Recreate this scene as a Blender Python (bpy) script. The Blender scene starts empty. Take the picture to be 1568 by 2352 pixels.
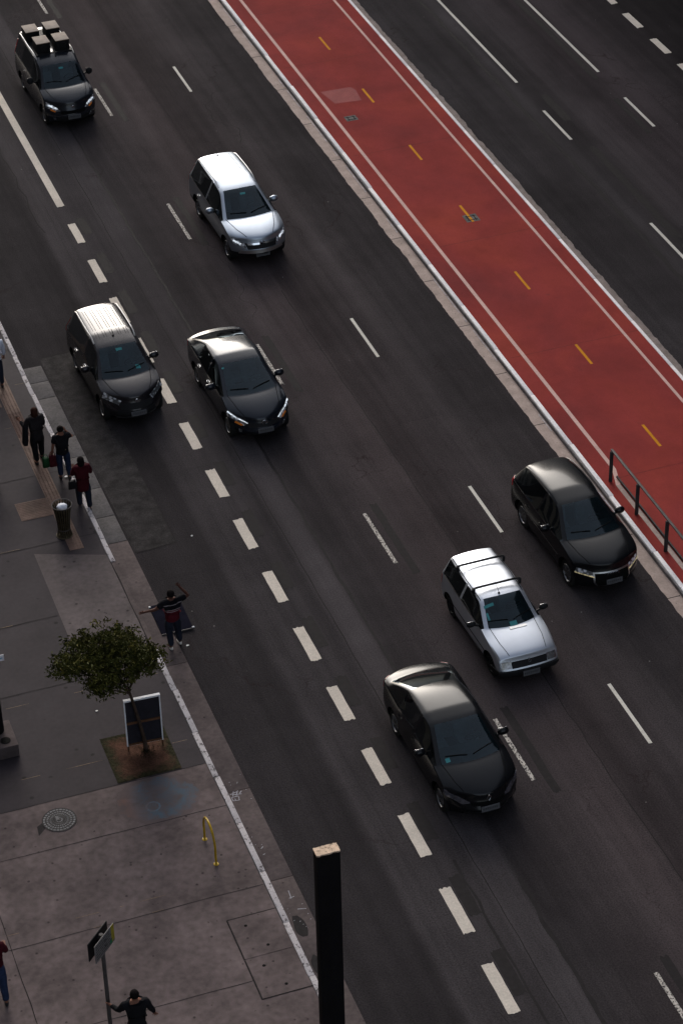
import bpy, bmesh, math, random
from mathutils import Vector, Matrix, Euler, noise as mnoise
from mathutils.bvhtree import BVHTree
from math import radians as R, sin, cos, pi
random.seed(7)
C = bpy.context.scene.collection
scene = bpy.context.scene

# ------------------------------------------------------------------ camera, sky, sun, exposure
cd = bpy.data.cameras.new('camera'); cam = bpy.data.objects.new('camera', cd); C.objects.link(cam)
YAW, PIT, ROL = 0.32748104, 0.6174813, -0.02541515
fwd = Vector((sin(YAW)*cos(PIT), cos(YAW)*cos(PIT), -sin(PIT)))
rgt = Vector((cos(YAW), -sin(YAW), 0)); up = rgt.cross(fwd)
r2 = rgt*cos(ROL) + up*sin(ROL); u2 = -rgt*sin(ROL) + up*cos(ROL)
cam.matrix_world = Matrix(((r2.x, u2.x, -fwd.x, 0), (r2.y, u2.y, -fwd.y, 0), (r2.z, u2.z, -fwd.z, 38.0), (0, 0, 0, 1)))
cd.sensor_fit = 'VERTICAL'; cd.sensor_height = 36; cd.lens = 5807.15/2352*36
cd.clip_start = 0.5; cd.clip_end = 5000
scene.camera = cam

SUN_EL, SUN_AZ = R(24), R(13)          # azimuth from +Y towards +X
w = bpy.data.worlds.new('World'); scene.world = w; w.use_nodes = True
nt = w.node_tree; bg = nt.nodes['Background']
sky = nt.nodes.new('ShaderNodeTexSky'); sky.sky_type = 'NISHITA'; sky.sun_disc = False
sky.sun_elevation = SUN_EL; sky.sun_rotation = SUN_AZ; sky.dust_density = 4; sky.air_density = 1.0; sky.ozone_density = 1.5
hs = nt.nodes.new('ShaderNodeHueSaturation'); hs.inputs['Saturation'].default_value = 0.5
nt.links.new(sky.outputs[0], hs.inputs['Color']); nt.links.new(hs.outputs[0], bg.inputs[0])
bg.inputs[1].default_value = 0.13
sl = bpy.data.lights.new('sun', 'SUN'); sl.energy = .5; sl.angle = R(40); sl.color = (1, .96, .92)
so = bpy.data.objects.new('sun', sl); C.objects.link(so)
sd = Vector((sin(SUN_AZ)*cos(SUN_EL), cos(SUN_AZ)*cos(SUN_EL), sin(SUN_EL)))
so.rotation_euler = sd.to_track_quat('Z', 'Y').to_euler(); so.location = (0, 60, 60)
scene.view_settings.view_transform = 'Standard'; scene.view_settings.look = 'None'
scene.view_settings.exposure = 1.06; scene.view_settings.gamma = 1

# ------------------------------------------------------------------ materials
def nodes(m): m.use_nodes = True; return m.node_tree, m.node_tree.nodes, m.node_tree.links
def NN(nt, t, **k):
    n = nt.nodes.new(t)
    for a, b in k.items():
        if a in ('op',): n.operation = b
        else: setattr(n, a, b)
    return n
def math_(nt, op, a, b=None, clamp=False):
    n = nt.nodes.new('ShaderNodeMath'); n.operation = op; n.use_clamp = clamp
    for i, v in enumerate((a, b)):
        if v is None: continue
        if isinstance(v, (int, float)): n.inputs[i].default_value = v
        else: nt.links.new(v, n.inputs[i])
    return n.outputs[0]
def noise(nt, vec, scale, detail=3, rough=.55, dist=0):
    n = nt.nodes.new('ShaderNodeTexNoise'); n.inputs['Scale'].default_value = scale; n.inputs['Detail'].default_value = detail
    n.inputs['Roughness'].default_value = rough; n.inputs['Distortion'].default_value = dist
    nt.links.new(vec, n.inputs['Vector']); return n.outputs['Fac']
def ramp(nt, fac, stops, interp='LINEAR'):
    n = nt.nodes.new('ShaderNodeValToRGB'); cr = n.color_ramp; cr.interpolation = interp
    while len(cr.elements) > 1: cr.elements.remove(cr.elements[-1])
    first = True
    for p, c in stops:
        if isinstance(c, (int, float)): c = (c, c, c)
        if first: e = cr.elements[0]; e.position = p; first = False
        else: e = cr.elements.new(p)
        e.color = (*c[:3], 1)
    nt.links.new(fac, n.inputs[0]); return n.outputs[0]
def mulc(nt, a, b, fac=1, mode='MULTIPLY'):
    n = nt.nodes.new('ShaderNodeMix'); n.data_type = 'RGBA'; n.blend_type = mode
    if isinstance(fac, (int, float)): n.inputs[0].default_value = fac
    else: nt.links.new(fac, n.inputs[0])
    for v, i in ((a, 6), (b, 7)):
        if isinstance(v, (tuple, list)): n.inputs[i].default_value = (*v[:3], 1)
        else: nt.links.new(v, n.inputs[i])
    return n.outputs[2]
def worldpos(nt): return nt.nodes.new('ShaderNodeNewGeometry').outputs['Position']
def scalev(nt, v, s):
    n = nt.nodes.new('ShaderNodeVectorMath'); n.operation = 'MULTIPLY'; n.inputs[1].default_value = s
    nt.links.new(v, n.inputs[0]); return n.outputs[0]
def bumpn(nt, h, strength, dist=.01):
    n = nt.nodes.new('ShaderNodeBump'); n.inputs['Strength'].default_value = strength; n.inputs['Distance'].default_value = dist
    nt.links.new(h, n.inputs['Height']); return n.outputs[0]
MATS = {}
def surf(name, col, rough=.6, metal=0, var=.18, scale=5, bump=.15, bscale=60, coat=0, worn=None, streak=None, speck=0, spec=.08, obj=False):
    """plain procedural surface: two noises vary its colour, one bumps it; worn=(colour, threshold, scale)"""
    if name in MATS: return MATS[name]
    m = bpy.data.materials.new(name); t, ns, ls = nodes(m); b = ns['Principled BSDF']
    p = worldpos(t)
    if obj: p = ns.new('ShaderNodeTexCoord').outputs['Object']
    f = noise(t, p, scale, 4); f2 = noise(t, p, scale*7, 3)
    c = mulc(t, col, ramp(t, f, [(.28, 1-var), (.72, 1+var)]))
    c = mulc(t, c, ramp(t, f2, [(.3, 1-var*.6), (.7, 1+var*.6)]))
    if streak:
        f3 = noise(t, scalev(t, p, streak), 1, 4, .6); c = mulc(t, c, ramp(t, f3, [(.35, .72), (.65, 1.15)]))
    if speck:
        v = ns.new('ShaderNodeTexVoronoi'); v.inputs['Scale'].default_value = speck; ls.new(p, v.inputs['Vector'])
        g = ramp(t, v.outputs['Distance'], [(.0, .35), (.10, .45), (.16, 1)])
        mk = ramp(t, noise(t, p, speck*.6, 1), [(.52, 0), (.56, 1)])
        c = mulc(t, c, g, mk)
    if worn:
        wc, th, sc = worn
        k = ramp(t, noise(t, p, sc, 6, .7), [(th-.03, 1), (th+.03, 0)])
        c = mulc(t, c, wc, k, 'MIX')
    ls.new(c, b.inputs['Base Color'])
    b.inputs['Roughness'].default_value = rough; b.inputs['Metallic'].default_value = metal
    b.inputs['Specular IOR Level'].default_value = spec
    if coat: b.inputs['Coat Weight'].default_value = coat; b.inputs['Coat Roughness'].default_value = .06
    if bump: ls.new(bumpn(t, noise(t, p, bscale, 4, .6), bump), b.inputs['Normal'])
    MATS[name] = m; return m

ASPH = (.0365, .0325, .0342)
def asphalt():
    m = bpy.data.materials.new('asphalt'); t, ns, ls = nodes(m); b = ns['Principled BSDF']; p = worldpos(t)
    sx = ns.new('ShaderNodeSeparateXYZ'); ls.new(p, sx.inputs[0])
    wob = math_(t, 'MULTIPLY', math_(t, 'SUBTRACT', noise(t, p, .3, 2), .5), .14)
    X = math_(t, 'ADD', sx.outputs[0], wob)
    u = math_(t, 'DIVIDE', math_(t, 'SUBTRACT', X, 10), 30)
    def q(x): return (x-10)/30
    base = ramp(t, u, [(q(10), .85), (q(12.2), .86), (q(13.55), .84), (q(13.72), 1.10), (q(15.44), 1.0), (q(15.52), 1.17), (q(16.13), 1.15), (q(16.24), .90), (q(17.4), .98), (q(18.4), 1.15),
        (q(19.34), 1.13), (q(19.46), .92), (q(20.6), 1.0), (q(21.3), 1.1), (q(22.4), .92), (q(23.2), .95), (q(28.6), .98), (q(30.3), .92), (q(30.9), 1.12), (q(31.6), .92), (q(32.4), 1.12), (q(33.4), .9), (q(34.6), 1.15), (q(36), .86), (q(37.5), .72), (q(39.5), .6)])
    tint = ramp(t, u, [(q(10), (1, 1, 1)), (q(16), (1, 1, 1)), (q(19), (1.08, .98, .96)), (q(22), (1.02, 1, .99)), (q(31), (1, 1, 1)), (q(34), (1.06, .97, .99)), (q(39), (1, 1, 1))])
    gm_ = ns.new('ShaderNodeGamma'); gm_.inputs[1].default_value = 2.1; ls.new(base, gm_.inputs[0])
    c = mulc(t, ASPH, gm_.outputs[0]); c = mulc(t, c, tint)
    c = mulc(t, c, ramp(t, noise(t, scalev(t, p, (.8, .25, 1)), .55, 5, .6), [(.3, .76), (.5, 1), (.7, 1.15)]))
    st = noise(t, scalev(t, p, (2.6, .05, 1)), 1, 5, .6, .12)
    c = mulc(t, c, ramp(t, st, [(.32, .83), (.68, 1.17)]))
    c = mulc(t, c, ramp(t, noise(t, p, .35, 4), [(.3, .86), (.7, 1.14)]))
    c = mulc(t, c, ramp(t, noise(t, p, 1.6, 4, .6), [(.3, .93), (.7, 1.07)]))
    gr = noise(t, p, 26, 3, .7)
    c = mulc(t, c, ramp(t, gr, [(.25, .55), (.75, 1.5)]))
    # old tar sealed patches: blocks with slightly different tone
    br = ns.new('ShaderNodeTexBrick'); br.inputs['Scale'].default_value = 1; br.inputs['Mortar Size'].default_value = .012
    br.inputs['Brick Width'].default_value = 9; br.inputs['Row Height'].default_value = 3.0; br.inputs['Color1'].default_value = (1, 1, 1, 1); br.inputs['Color2'].default_value = (.9, .9, .9, 1); br.inputs['Mortar'].default_value = (.78, .78, .78, 1)
    cb = ns.new('ShaderNodeCombineXYZ'); ls.new(math_(t, 'ADD', sx.outputs[1], wob), cb.inputs[0]); ls.new(math_(t, 'ADD', math_(t, 'ADD', X, wob), .95), cb.inputs[1])
    ls.new(cb.outputs[0], br.inputs['Vector']); c = mulc(t, c, br.outputs[0], .75)
    # hairline cracks
    dp = ns.new('ShaderNodeVectorMath'); dp.operation = 'ADD'; nz = ns.new('ShaderNodeTexNoise'); nz.inputs['Scale'].default_value = 1.3; nz.inputs['Detail'].default_value = 5; ls.new(p, nz.inputs['Vector'])
    ls.new(p, dp.inputs[0]); ls.new(scalev(t, nz.outputs['Color'], (1.6, 1.6, 0)), dp.inputs[1])
    v = ns.new('ShaderNodeTexVoronoi'); v.feature = 'DISTANCE_TO_EDGE'; v.inputs['Scale'].default_value = .33; ls.new(dp.outputs[0], v.inputs['Vector'])
    ck = ramp(t, v.outputs['Distance'], [(0, .8), (.003, .6), (.005, 0)])
    mk = ramp(t, noise(t, p, .28, 2), [(.54, 0), (.62, 1)])
    c = mulc(t, c, (.018, .011, .011), math_(t, 'MULTIPLY', math_(t, 'MULTIPLY', ck, mk), .75), 'MIX')
    # pale grit
    v2 = ns.new('ShaderNodeTexVoronoi'); v2.inputs['Scale'].default_value = 2.2; ls.new(p, v2.inputs['Vector'])
    gk = ramp(t, v2.outputs['Distance'], [(0, 1), (.035, 1), (.05, 0)])
    gm = ramp(t, noise(t, p, 5.3, 1), [(.60, 0), (.64, 1)])
    c = mulc(t, c, (.2, .19, .18), math_(t, 'MULTIPLY', math_(t, 'MULTIPLY', gk, gm), .8), 'MIX')
    ls.new(c, b.inputs['Base Color']); b.inputs['Specular IOR Level'].default_value = .02; b.inputs['Roughness'].default_value = .9
    ls.new(bumpn(t, gr, .35, .02), b.inputs['Normal'])
    MATS['asphalt'] = m; return m
asphalt()
def paint_line(name, col, th, sc=30, edge=ASPH):
    """road paint, chipped where a noise falls below th"""
    m = bpy.data.materials.new(name); t, ns, ls = nodes(m); b = ns['Principled BSDF']; p = worldpos(t)
    k = ramp(t, noise(t, scalev(t, p, (1, .8, 1)), sc, 5, .75), [(th-.03, 1), (th+.03, 0)])
    k2 = ramp(t, noise(t, p, 1.7, 3), [(.25, 1), (.75, .80)])
    c = mulc(t, col, k2); c = mulc(t, c, ramp(t, noise(t, p, 22, 3), [(.3, .86), (.7, 1.1)]))
    c = mulc(t, c, edge, k, 'MIX'); ls.new(c, b.inputs['Base Color']); b.inputs['Roughness'].default_value = .8; b.inputs['Specular IOR Level'].default_value = .05
    ls.new(bumpn(t, noise(t, p, 50, 3), .2), b.inputs['Normal']); MATS[name] = m; return m
paint_line('thick_paint', (.60, .54, .47), .33)
paint_line('worn_paint', (.55, .51, .46), .475, 22)
paint_line('thin_paint', (.62, .59, .53), .36)
paint_line('kerb_white', (.86, .82, .82), .30, 9, (.30, .27, .26))
paint_line('kerb_worn', (.46, .43, .44), .43, 8, (.10, .09, .09))
paint_line('pink_paint', (.62, .42, .37), .27, 12, (.25, .08, .07))
paint_line('yellow_paint', (.60, .25, .015), .27, 15, (.3, .1, .05))
surf('gutter_warm', (.36, .285, .25), .8, var=.2, scale=2.5, bump=.3, speck=7)
surf('gutter_grey', (.085, .079, .079), .85, var=.28, scale=2.2, bump=.5, bscale=45, speck=8)
surf('gutter_low', (.078, .062, .061), .85, var=.25, scale=1.6, bump=.3, speck=5)
surf('dark_joint', (.018, .016, .016), .9, var=.1)
surf('rough_patch', (.0235, .0212, .0216), .9, var=.55, scale=3.2, bump=.8, bscale=20)
surf('ghost_black', (.0175, .0155, .0162), .8, var=.2, scale=8, bump=.3)
surf('pave_dark', (.035, .0292, .0328), .75, var=.16, scale=1.3, bump=.2, bscale=50, speck=2.5)
surf('pave_light', (.099, .077, .076), .8, var=.34, scale=.9, bump=.2, bscale=40, speck=4.5)
surf('pave_rose', (.088, .073, .073), .8, var=.25, scale=1.1, bump=.2, bscale=40, speck=3.5)
surf('brass_strip', (.17, .115, .07), .6, 0, var=.6, scale=3)
surf('chrome', (.75, .76, .78), .14, 1, var=.03, bump=0)
surf('satin_metal', (.5, .5, .5), .35, 1, var=.08, bump=0); surf('rim_metal', (.16, .16, .165), .4, 1, var=.08, bump=0)
surf('black_plastic', (.016, .016, .017), .55, var=.1, bump=.1, obj=True)
surf('rubber', (.014, .014, .014), .85, var=.1, bump=.2)
surf('void', (.004, .004, .004), .9, var=.1, bump=0)
surf('plate_grey', (.09, .09, .095), .5, var=.1, bump=0)
surf('plate_text', (.03, .03, .03), .6, var=.1, bump=0)
surf('interior', (.035, .036, .038), .8, var=.2, bump=.1)
surf('seat_cloth', (.13, .135, .14), .9, var=.2, bump=.3)
surf('amber', (.75, .22, .03), .25, coat=.6, var=.1, bump=0)
surf('red_lens', (.35, .01, .015), .2, coat=1, var=.1, bump=0)
surf('sticker_teal', (.06, .24, .25), .5, var=.15, bump=0)
def red_lane():
    m = bpy.data.materials.new('red_lane'); t, ns, ls = nodes(m); b = ns['Principled BSDF']; p = worldpos(t)
    c = mulc(t, (.228, .038, .034), ramp(t, noise(t, p, .22, 5, .6, .4), [(.3, (.74, .86, .94)), (.5, (1, 1, 1)), (.7, (1.16, 1.2, .98))]))
    c = mulc(t, c, ramp(t, noise(t, scalev(t, p, (.6, .5, 1)), 1.3, 5, .65), [(.3, .86), (.7, 1.13)]))
    c = mulc(t, c, ramp(t, noise(t, p, 30, 2), [(.3, .92), (.7, 1.08)]))
    k = ramp(t, noise(t, p, 3.2, 5, .7), [(.28, 1), (.33, 0)])
    c = mulc(t, c, (.11, .035, .03), math_(t, 'MULTIPLY', k, .6), 'MIX')
    ls.new(c, b.inputs['Base Color']); b.inputs['Roughness'].default_value = .8; b.inputs['Specular IOR Level'].default_value = .02
    ls.new(bumpn(t, noise(t, p, 40, 3), .15), b.inputs['Normal']); MATS['red_lane'] = m
red_lane()
surf('red_patch', (.235, .050, .048), .7, var=.12, scale=2)
surf('red_dark', (.10, .024, .022), .8, var=.3, scale=3)
def glass(name, tint, rough=.02, mixt=.85):
    m = bpy.data.materials.new(name); t, ns, ls = nodes(m); ns.remove(ns['Principled BSDF']); out = ns['Material Output']
    tr = ns.new('ShaderNodeBsdfTransparent'); tr.inputs[0].default_value = (*tint, 1)
    df = ns.new('ShaderNodeBsdfDiffuse'); p = worldpos(t)
    ls.new(mulc(t, ((.010, .027, .036) if 'wind' in name else (.004, .0045, .005)), ramp(t, noise(t, p, 3, 3), [(.3, .7), (.7, 1.5)])), df.inputs[0])
    mx = ns.new('ShaderNodeMixShader'); mx.inputs[0].default_value = mixt; ls.new(df.outputs[0], mx.inputs[1]); ls.new(tr.outputs[0], mx.inputs[2])
    gl = ns.new('ShaderNodeBsdfGlossy'); gl.inputs['Roughness'].default_value = rough; gl.inputs[0].default_value = (.8, .9, .95, 1)
    fr = ns.new('ShaderNodeFresnel'); fr.inputs[0].default_value = 1.5
    m2 = ns.new('ShaderNodeMixShader'); ls.new(fr.outputs[0], m2.inputs[0]); ls.new(mx.outputs[0], m2.inputs[1]); ls.new(gl.outputs[0], m2.inputs[2])
    ls.new(m2.outputs[0], out.inputs[0]); MATS[name] = m; return m
glass('windscreen_glass', (.60, .74, .78), .03, .86); glass('dark_glass', (.05, .055, .06), .03, .25); glass('rear_glass', (.05, .055, .06), .03, .25)
def lamp_mat():
    m = bpy.data.materials.new('lamp_clear'); t, ns, ls = nodes(m); b = ns['Principled BSDF']; p = ns.new('ShaderNodeTexCoord').outputs['Object']
    v = ns.new('ShaderNodeTexVoronoi'); v.inputs['Scale'].default_value = 11; ls.new(p, v.inputs['Vector'])
    c = ramp(t, v.outputs['Distance'], [(.10, (.95, .96, 1)), (.35, (.7, .72, .76)), (.6, (.10, .105, .11))])
    ls.new(c, b.inputs['Base Color']); b.inputs['Metallic'].default_value = .25; b.inputs['Roughness'].default_value = .25; b.inputs['Coat Weight'].default_value = 1
    ls.new(bumpn(t, v.outputs['Distance'], .5, .03), b.inputs['Normal']); MATS['lamp_clear'] = m
lamp_mat()
def glow(name, col, st):
    m = bpy.data.materials.new(name); t, ns, ls = nodes(m); b = ns['Principled BSDF']; p = ns.new('ShaderNodeTexCoord').outputs['Object']
    k = ramp(t, noise(t, p, 16, 2), [(.35, .25), (.65, 1)]); c = mulc(t, col, k); ls.new(c, b.inputs['Base Color']); ls.new(c, b.inputs['Emission Color']); b.inputs['Emission Strength'].default_value = st; b.inputs['Roughness'].default_value = .2; MATS[name] = m
glow('lamp_lit', (.85, .92, 1), .4); glow('lamp_gold', (1, .82, .45), .12)
def car_paint(name, col, metal=.5, rough=.32, coat=.55):
    m = bpy.data.materials.new(name); t, ns, ls = nodes(m); b = ns['Principled BSDF']; p = ns.new('ShaderNodeTexCoord').outputs['Object']
    c = mulc(t, col, ramp(t, noise(t, p, 1.5, 3), [(.3, .93), (.7, 1.06)])); ls.new(c, b.inputs['Base Color'])
    b.inputs['Metallic'].default_value = metal; b.inputs['Roughness'].default_value = rough
    b.inputs['Coat Weight'].default_value = coat; b.inputs['Coat Roughness'].default_value = .09; b.inputs['Specular IOR Level'].default_value = .17
    ls.new(bumpn(t, noise(t, p, 6, 2), .03, .01), b.inputs['Normal']); MATS[name] = m; return m

# ------------------------------------------------------------------ mesh helpers
def tag(o, label=None, cat=None, group=None, kind=None):
    for k, v in (('label', label), ('category', cat), ('group', group), ('kind', kind)):
        if v: o[k] = v
    return o
def empty(name, loc, rz=0):
    o = bpy.data.objects.new(name, None); C.objects.link(o); o.location = loc; o.rotation_euler = (0, 0, rz); o.empty_display_size = .3; return o
class MB:
    def __init__(s): s.b = bmesh.new()
    def box(s, c, d, rot=None, bev=0, taper=1):
        v = []
        M = (Euler(rot).to_matrix() if rot else Matrix.Identity(3))
        for z in (-1, 1):
            k = taper if z > 0 else 1
            for x, y in ((-1, -1), (1, -1), (1, 1), (-1, 1)):
                v.append(s.b.verts.new(Vector(c) + M @ Vector((x*d[0]/2*k, y*d[1]/2*k, z*d[2]/2))))
        fs = [s.b.faces.new([v[i] for i in f]) for f in ((3, 2, 1, 0), (4, 5, 6, 7), (0, 1, 5, 4), (1, 2, 6, 5), (2, 3, 7, 6), (3, 0, 4, 7))]
        if bev:
            es = list({e for f in fs for e in f.edges}); bmesh.ops.bevel(s.b, geom=es, offset=bev, segments=2, affect='EDGES', profile=.6)
        return s
    def ring(s, c, axis, r, n, r2=None, ph=0):
        a = Vector(axis).normalized(); u = a.orthogonal().normalized(); w_ = a.cross(u)
        return [s.b.verts.new(Vector(c) + (u*cos(ph+2*pi*i/n)*r + w_*sin(ph+2*pi*i/n)*(r2 or r))) for i in range(n)]
    def tube(s, pts, rad, n=8, cap=True):
        pts = [Vector(p) for p in pts]
        if isinstance(rad, (int, float)): rad = [rad]*len(pts)
        rs = []; u = None
        for i, p in enumerate(pts):
            a = (pts[min(i+1, len(pts)-1)] - pts[max(i-1, 0)]).normalized()
            if u is None: u = a.orthogonal().normalized()
            else: u = (u - a*u.dot(a)).normalized()
            w_ = a.cross(u)
            rs.append([s.b.verts.new(p + (u*cos(2*pi*k/n) + w_*sin(2*pi*k/n))*rad[i]) for k in range(n)])
        for i in range(len(rs)-1):
            for k in range(n): s.b.faces.new((rs[i][k], rs[i][(k+1) % n], rs[i+1][(k+1) % n], rs[i+1][k]))
        if cap: s.b.faces.new(rs[0][::-1]); s.b.faces.new(rs[-1])
        return s
    def lathe(s, prof, c=(0, 0, 0), axis='Z', n=24, cap=True):
        rs = []
        for r, h in prof:
            rr = []
            for k in range(n):
                a = 2*pi*k/n
                p = (r*cos(a), r*sin(a), h) if axis == 'Z' else (h, r*cos(a), r*sin(a))
                rr.append(s.b.verts.new(Vector(c)+Vector(p)))
            rs.append(rr)
        for i in range(len(rs)-1):
            for k in range(n): s.b.faces.new((rs[i][k], rs[i][(k+1) % n], rs[i+1][(k+1) % n], rs[i+1][k]))
        if cap: s.b.faces.new(rs[0][::-1]); s.b.faces.new(rs[-1])
        return s
    def sheet(s, pts, z=None):
        s.b.faces.new([s.b.verts.new((p[0], p[1], z) if z is not None else p) for p in pts]); return s
    def prism(s, pts, z0, z1):
        lo = [s.b.verts.new((p[0], p[1], z0)) for p in pts]; hi = [s.b.verts.new((p[0], p[1], z1)) for p in pts]; n = len(pts)
        s.b.faces.new(lo[::-1]); s.b.faces.new(hi)
        for i in range(n): s.b.faces.new((lo[i], lo[(i+1) % n], hi[(i+1) % n], hi[i]))
        return s
    def sphere(s, c, r, sub=2, sc=(1, 1, 1)):
        M = Matrix.Translation(c) @ Matrix.Diagonal((r*sc[0], r*sc[1], r*sc[2], 1))
        bmesh.ops.create_icosphere(s.b, subdivisions=sub, radius=1, matrix=M); return s
    def build(s, name, mat, parent=None, smooth=True, ang=40, label=None, fixn=True):
        if fixn: bmesh.ops.recalc_face_normals(s.b, faces=s.b.faces)
        if smooth:
            for f in s.b.faces: f.smooth = True
            for e in s.b.edges:
                if len(e.link_faces) == 2 and e.calc_face_angle(0) > R(ang): e.smooth = False
        me = bpy.data.meshes.new(name); s.b.to_mesh(me); s.b.free()
        for mm in (mat if isinstance(mat, (list, tuple)) else [mat]): me.materials.append(MATS[mm])
        o = bpy.data.objects.new(name, me); C.objects.link(o)
        if parent: o.parent = parent
        if label: o['label'] = label
        return o
def copy_tree(o, parent=None):
    c = o.copy(); C.objects.link(c); c.parent = parent
    for ch in o.children: copy_tree(ch, c)
    return c
def structure(o): o['kind'] = 'structure'; return o

# ------------------------------------------------------------------ the ground, roads and median
KZ = .12; MZ = .15
surf('gutter_far', (.20, .165, .15), .8, var=.25, scale=2.5, bump=.3)
structure(MB().sheet([(-900, -900), (1400, -900), (1400, 1500), (-900, 1500)], -.02).build('ground', 'pave_dark'))
structure(MB().sheet([(11.0, -300), (60, -300), (60, 900), (11.0, 900)], 0).build('road', 'asphalt'))
def ragged(x0, x1, y0, y1, side, amp=.05, step=.09, seed=0, gaps=()):
    """a strip along the road whose one long edge is broken; returns a polygon"""
    rr = random.Random(seed); n = int((y1-y0)/step); a = []
    for i in range(n+1):
        y = y0+(y1-y0)*i/n
        j = amp*(mnoise.noise(Vector((y*.6, seed, 0)))*1.3 + mnoise.noise(Vector((y*3.1, seed, 4)))*.8 + rr.uniform(-.25, .25))
        a.append(((x0 if side < 0 else x1)+j*1.0, y))
    return a
def strip_ragged(name, x0, x1, y0, y1, side, z, mat, amp, seed):
    m = MB(); a = ragged(x0, x1, y0, y1, side, amp, .09, seed); xo = x1 if side < 0 else x0
    pv = None
    for x, y in a:
        p = (m.b.verts.new((x, y, z)), m.b.verts.new((xo, y, z)))
        if pv: m.b.faces.new((pv[0], pv[1], p[1], p[0]))
        pv = p
    return structure(m.build(name, mat))
strip_ragged('gutter', 23.46, 23.845, 20, 130, -1, .005, 'gutter_warm', .032, 3)
strip_ragged('gutter', 28.18, 28.47, 20, 130, 1, .005, 'gutter_far', .05, 9)
# median slab with its red cycle lane and the kerbs on both sides
structure(MB().box((26.035, 75, .072), (4.15, 110, .145)).build('cycle_lane', 'red_lane'))
def kerb_row(x0, x1, y0, y1, z, mat, seed, seg=1.0, name='kerb', skip=None, amp=.012):
    m = MB(); rr = random.Random(seed); y = y0
    while y < y1:
        L = seg
        if not (skip and skip[0] < y+L/2 < skip[1]):
            dx = rr.uniform(-amp, amp); dz = rr.uniform(-.006, .006)
            m.box(((x0+x1)/2+dx, y+L/2, z/2+dz/2), (x1-x0, L-.012, z+dz), bev=.014)
        y += L
    return structure(m.build(name, mat))
kerb_row(23.85, 23.975, 20, 130, .155, 'kerb_white', 1, 2.6)
kerb_row(28.075, 28.18, 20, 130, .155, 'kerb_white', 2, 2.6, amp=.006)
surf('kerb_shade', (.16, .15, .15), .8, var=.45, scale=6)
structure(MB().box((23.838, 75, .055), (.03, 110, .11)).build('kerb', 'kerb_shade'))  # kerb face towards the gutter, its shade put into a darker colour
surf('grit_white', (.5, .48, .49), .8, var=.5, scale=5)
m = MB(); rr = random.Random(5); y = 22
while y < 128:
    L = rr.uniform(.3, 2.2)
    if rr.random() < .62: m.sheet([(23.772, y), (23.79, y), (23.79, y+L), (23.772, y+L)], .009)
    y += L+rr.uniform(.1, .8)
structure(m.build('gutter', 'grit_white'))
for i in range(40): structure(MB().sheet([(23.45, 22.1+i*2.77), (23.80, 22.1+i*2.77), (23.80, 22.125+i*2.77), (23.45, 22.125+i*2.77)], .0085).build('gutter_joint', 'dark_joint')) if 22+i*2.77 < 90 else None
def marks(name, rects, mat, z, jag=0, seed=1):
    m = MB(); rr = random.Random(seed)
    for x0, y0, x1, y1 in rects:
        n = 7 if jag else 1
        pts = [(x0+(x1-x0)*i/n, y0+(rr.uniform(-jag, jag) if jag else 0)) for i in range(n+1)]
        if jag:
            k = 9; pts += [(x1+rr.uniform(-jag, jag)*.22, y0+(y1-y0)*i/k) for i in range(1, k)]
        pts += [(x1+(x0-x1)*i/n, y1+(rr.uniform(-jag, jag) if jag else 0)) for i in range(n+1)]
        if jag: pts += [(x0+rr.uniform(-jag, jag)*.22, y1+(y0-y1)*i/k) for i in range(1, k)]
        m.sheet(pts, z)
    return structure(m.build(name, mat, smooth=False))
# thick broken line between the bus lane and lane two
thick = [(14.46+.0, 66.98, 14.70, 68.25), (14.45, 64.4, 14.69, 65.84), (14.46, 61.99-.1, 14.70, 63.42)]
thick += [(14.46, y0, 14.73, y1) for y0, y1 in ((59.5, 60.95), (57.27-.0, 58.6), (54.84, 56.2), (52.42, 53.76), (49.97, 51.34), (47.58, 48.9), (45.09, 46.47), (42.72, 44.03), (40.32, 41.63), (37.81, 39.25), (35.32, 36.75), (32.88, 34.35), (30.45, 31.9), (28.0, 29.5))]
marks('lane_marking', thick, 'thick_paint', .008, .022, 3)
marks('lane_marking', [(14.44, 69.47, 14.68, 84.0), (14.44, 84.01, 14.68, 120)], 'thick_paint', .008, .02, 4)
marks('lane_marking', [(x+.32, y0+.45, x+.60, y1+.30) for x, y0, x1, y1 in thick], 'ghost_black', .004, .04, 5)
worn = [(17.69, 83.8, 17.79, 86), (17.69, 75.0, 17.79, 77.2), (17.69, 65.95, 17.79, 68.4), (17.69, 57.1, 17.79, 59.35), (17.69, 48.07, 17.79, 50.38), (17.69, 39.26, 17.79, 41.55), (17.69, 30.5, 17.79, 32.9), (17.69, 92, 17.79, 95)]
marks('lane_marking', worn, 'worn_paint', .008, .006, 6)
marks('lane_marking', [(x+.30, y0-.55, x+.50, y1+.35) for x, y0, x1, y1 in worn], 'ghost_black', .004, .05, 7)
marks('lane_marking', [(20.69, y0, 20.78, y1) for y0, y1 in ((75.75, 77.85), (57.45, 59.72), (48.33, 50.55), (39.48, 41.77), (30.4, 32.7), (66.6, 68.8), (84.8, 87))if abs(y0-66.6) > .1], 'thin_paint', .008, .006, 8)
marks('lane_marking', [(31.17, y0, 31.27, y1) for y0, y1 in ((72.25, 90), (67.7, 69.97), (59.0, 61.68), (50, 52.5))], 'thin_paint', .008, .006, 9)
marks('lane_marking', [(34.07, 71.97, 34.17, 92)], 'worn_paint2' if 'worn_paint2' in MATS else 'thin_paint', .008, .01, 10)
marks('lane_marking', [(34.07, 67.55, 34.17, 69.85), (34.07, 58.9, 34.17, 61.4)], 'thin_paint', .008, .006, 11)
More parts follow.
